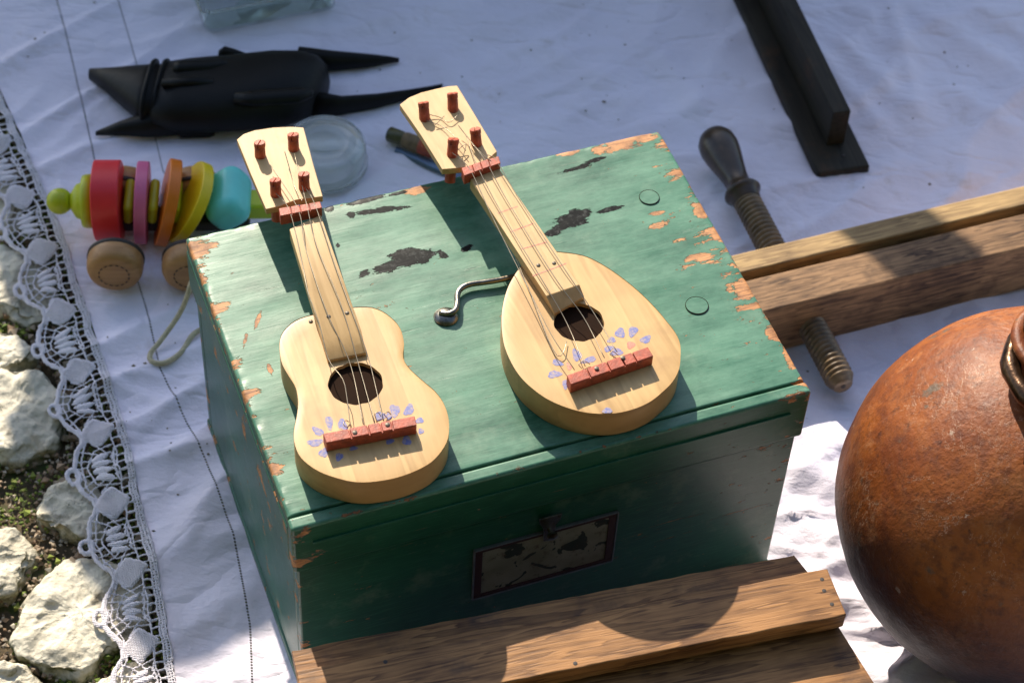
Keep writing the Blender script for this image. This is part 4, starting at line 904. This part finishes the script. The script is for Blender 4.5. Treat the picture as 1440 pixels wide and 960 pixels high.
jg = thing('large_jug', 'big round orange-brown jug with dark handle at right edge of the cloth', 'jug', (cj.x, cj.y, 0))
LEAN = R(0)
prof = []
for i in range(30):
    a_ = R(-78+i*(78+62)/29); prof.append((RJ*math.cos(a_), RJ+RJ*math.sin(a_)*(1.0 if a_ > 0 else .985)))
prof += [(.054, .284), (.045, .290), (.041, .297), (.042, .302), (.047, .306), (.050, .311), (.049, .316), (.044, .318), (.037, .312), (.034, .290)]
ja = Vector((math.sin(LEAN), .10, math.cos(LEAN))).normalized()
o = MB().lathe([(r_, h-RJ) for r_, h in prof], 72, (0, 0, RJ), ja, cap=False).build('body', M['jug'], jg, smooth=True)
s = o.modifiers.new('sub', 'SUBSURF'); s.levels = s.render_levels = 1
tx = bpy.data.textures.new('dents', 'CLOUDS'); tx.noise_scale = .07; tx.noise_depth = 2
d = o.modifiers.new('dents', 'DISPLACE'); d.texture = tx; d.strength = .004; d.texture_coords = 'LOCAL'
JF = Fr((cj.x, cj.y, 0), 0)
# handle: a cast strap from the shoulder up to the neck, with a rolled lug
h0 = JF.px(1424, 560, .26); h0 = Vector((-.02, -.062, .283)) if True else h0
ring = [(.0500*math.cos(t), .0500*math.sin(t), .302+.002*math.sin(t*2)) for t in np.linspace(0, 2*math.pi, 40)]
MB().tube(ring, [.0070*(1+.12*math.sin(i*1.7)) for i in range(40)], 12).build('collar_ring', M['iron'], jg, smooth=True)
hs = JF.px(1450, 470, .306); he = Vector((-.085, -.055, .22))
MB().tube(resample([hs, hs+Vector((-.004, -.004, .03)), hs+Vector((.004, -.01, .055)), hs+Vector((.03, -.012, .065))], 20), [(.008, .005)]*20, 10).build('handle', M['iron'], jg, smooth=True)
MB().tube(resample([(-.034, -.040, .305), (-.034, -.054, .297), (-.033, -.062, .288), (-.033, -.069, .280)], 20), [(.011, .0045)]*20, 12).build('handle', M['iron'], jg, smooth=True)

# ------------------------------------------------------------------ pull-along caterpillar toy
w1 = at(161, 386, .026); ax0 = at(85, 283, .042); ax1 = at(325, 283, .042)
yw = math.atan2(ax1.y-ax0.y, ax1.x-ax0.x); TF = Fr((ax0.x, ax0.y, .002), yw)
ty = thing('pull_toy', 'colourful wooden pull-along caterpillar with round wheels behind left corner of the box', 'toy', TF.o, yw)
def tx_(px, py=283, z=.040): return TF.px(px, py, z)
cz = .040
def head_lathe(prof, m_, nm): return MB().lathe(prof, 28, (0, 0, cz), (1, 0, 0)).build(nm, M[m_], ty, smooth=True)
hx = [tx_(x).x for x in (66, 84, 99, 103, 120, 152)]
head_lathe([(.0005, hx[0])]+[(.0120*math.sin(R(a_)), hx[1]-.0120*math.cos(R(a_))) for a_ in range(20, 150, 12)]+[(.0055, hx[2])], 'green', 'nose')
head_lathe([(.005, hx[2]-.001), (.0100, hx[2]+.002), (.0155, hx[3]+.003), (.0185, hx[3]+.012), (.0185, hx[4]-.001), (.012, hx[4]+.001)], 'green', 'head')
head_lathe([(.014, hx[4]-.003), (.0235, hx[4]-.002), (.0245, hx[4]+.001), (.0245, hx[4]+.007), (.021, hx[4]+.008)], 'green', 'collar')
def disc(nm, m_, xc, thick, rad, tilt, zc2=.044, flat=None, yc=0.):
    n = 40; pts = []
    for i in range(n):
        a_ = 2*math.pi*i/n; y_ = rad*math.cos(a_)*.92; z_ = rad*math.sin(a_)
        y_ = math.copysign(abs(y_/rad)**.8*rad, y_)
        pts.append((y_, z_))
    mb = MB(); mb.rings([[(-thick/2, y, z) for y, z in pts], [(thick/2, y, z) for y, z in pts]])
    o = mb.build(nm, M[m_], ty, .0014, 3, loc=(xc, yc, zc2)); o.rotation_euler = (0, tilt, 0); return o
disc('segment', 'red', (tx_(130).x+tx_(176).x)/2, .0245, .0365, 0, .041)
disc('segment', 'pink', tx_(200).x, .0110, .0375, R(4), .038)
disc('segment', 'orange', tx_(236).x, .0110, .0400, R(15), .038)
disc('segment', 'yellow', tx_(266).x, .0105, .0390, R(31), .038)
for x in (182, 216, 247, 277):
    c = tx_(x); o = MB().box(-.0045, .0045, -.020, .020, -.011, .011).build('link', M['green'], ty, .0042, 4, loc=(c.x, 0, .040)); o.rotation_euler = (0, R(4+(x-180)*.12), 0)
# the wedge-like cyan segment and the green tail
o = MB().box(-.019, .019, -.029, .029, -.017, .017).build('segment', M['cyan'], ty, .013, 6, loc=(tx_(322).x, 0, .044)); o.rotation_euler = (0, R(-38), 0)
o = MB().box(-.014, .016, -.012, .012, -.009, .009).build('tail', M['green'], ty, .004, 3, loc=(tx_(362).x, 0, .036))
MB().box(tx_(150).x, tx_(350).x, -.012, .012, .012, .024).build('chassis', M['mark'], ty, .003)
wl = TF.px(161, 384, .027)
def wheel(x, y, side):
    prw = [(.010, -.0155), (.018, -.0150), (.0225, -.012), (.0248, -.006), (.0252, 0), (.0246, .006), (.0226, .0105), (.019, .0128), (.010, .0132), (.0003, .0134)]
    wb_ = MB().lathe(prw, 44, (0, 0, 0), (0, side, 0)).build('wheel', M['wheel'], ty, smooth=True, loc=(x, y, .0255))
    MB().lathe([(.0244, -.0100), (.0256, -.0090), (.0257, -.0065), (.0249, -.0050)], 44, (0, 0, 0), (0, side, 0), cap=False).build('rubber_band', M['mark'], wb_)
    if side < 0:
        mbd = MB(); 
        for k in range(16):
            aa = [R(k*22.5+q_) for q_ in (0, 6.5, 13)]; r1, r2_ = .0128, .0139
            vs = [(r_*math.cos(t), side*.0136, r_*math.sin(t)) for r_ in (r1, r2_) for t in aa]; mbd.add(vs, [(0, 1, 4, 3), (1, 2, 5, 4)])
        mbd.build('dashed_ring', M['mark'], wb_)
wx1 = TF.px(162, 372, .0255); wx2 = TF.px(266, 390, .0255); ynr = wx1.y
wheel(wx1.x, ynr, -1); wheel(wx2.x, ynr-.002, -1); wheel(wx1.x+.002, -ynr*.42, 1); wheel(wx2.x, -ynr*.42, 1)
rp = [(300, 350, .05), (286, 372, .055), (270, 395, .05), (262, 420, .035), (250, 445, .018), (225, 480, .006), (212, 496, .005), (213, 508, .005), (232, 510, .005), (255, 495, .005), (272, 470, .006), (300, 455, .006)]
MB().tube(resample([TF.px(x, y, z) for x, y, z in rp], 60), .0024, 8).build('pull_cord', M['rope'], ty, smooth=True)

# ------------------------------------------------------------------ crumbs of leaf and grit on the cloth
M['crumb'] = islandcol('crumbs', [(.10, .06, .03), (.20, .14, .07), (.06, .05, .03)], .9)
cr = MB(); oct_ = [(1, 0, 0), (-1, 0, 0), (0, 1, 0), (0, -1, 0), (0, 0, .7), (0, 0, -.7)]; of_ = [(0, 2, 4), (2, 1, 4), (1, 3, 4), (3, 0, 4), (2, 0, 5), (1, 2, 5), (3, 1, 5), (0, 3, 5)]
spots_ = [(63, 47), (50, 57), (40, 82), (133, 5), (166, 574), (235, 602), (205, 516), (293, 642), (216, 747), (188, 518), (650, 112), (663, 58), (848, 146), (850, 146), (1213, 270), (1277, 278), (944, 101), (824, 158), (1088, 157), (141, 559), (183, 580), (250, 695)]
spots_ += [(random.uniform(120, 420), random.uniform(420, 700)) for _ in range(26)]+[(random.uniform(500, 1400), random.uniform(0, 180)) for _ in range(34)]
for i, (x, y) in enumerate(spots_):
    c = at(x, y, .001); z = float(cloth_z(np.array(c.x), np.array(c.y)))+.0006; s_ = random.uniform(.0005, .0012)*(1.7 if i < 14 else 1)
    cr.add([(c.x+p_[0]*s_*random.uniform(.6, 1.5), c.y+p_[1]*s_*random.uniform(.6, 1.3), z+p_[2]*s_*.6) for p_ in oct_], of_)
cr.build('crumbs', M['crumb'], None, kind='stuff')
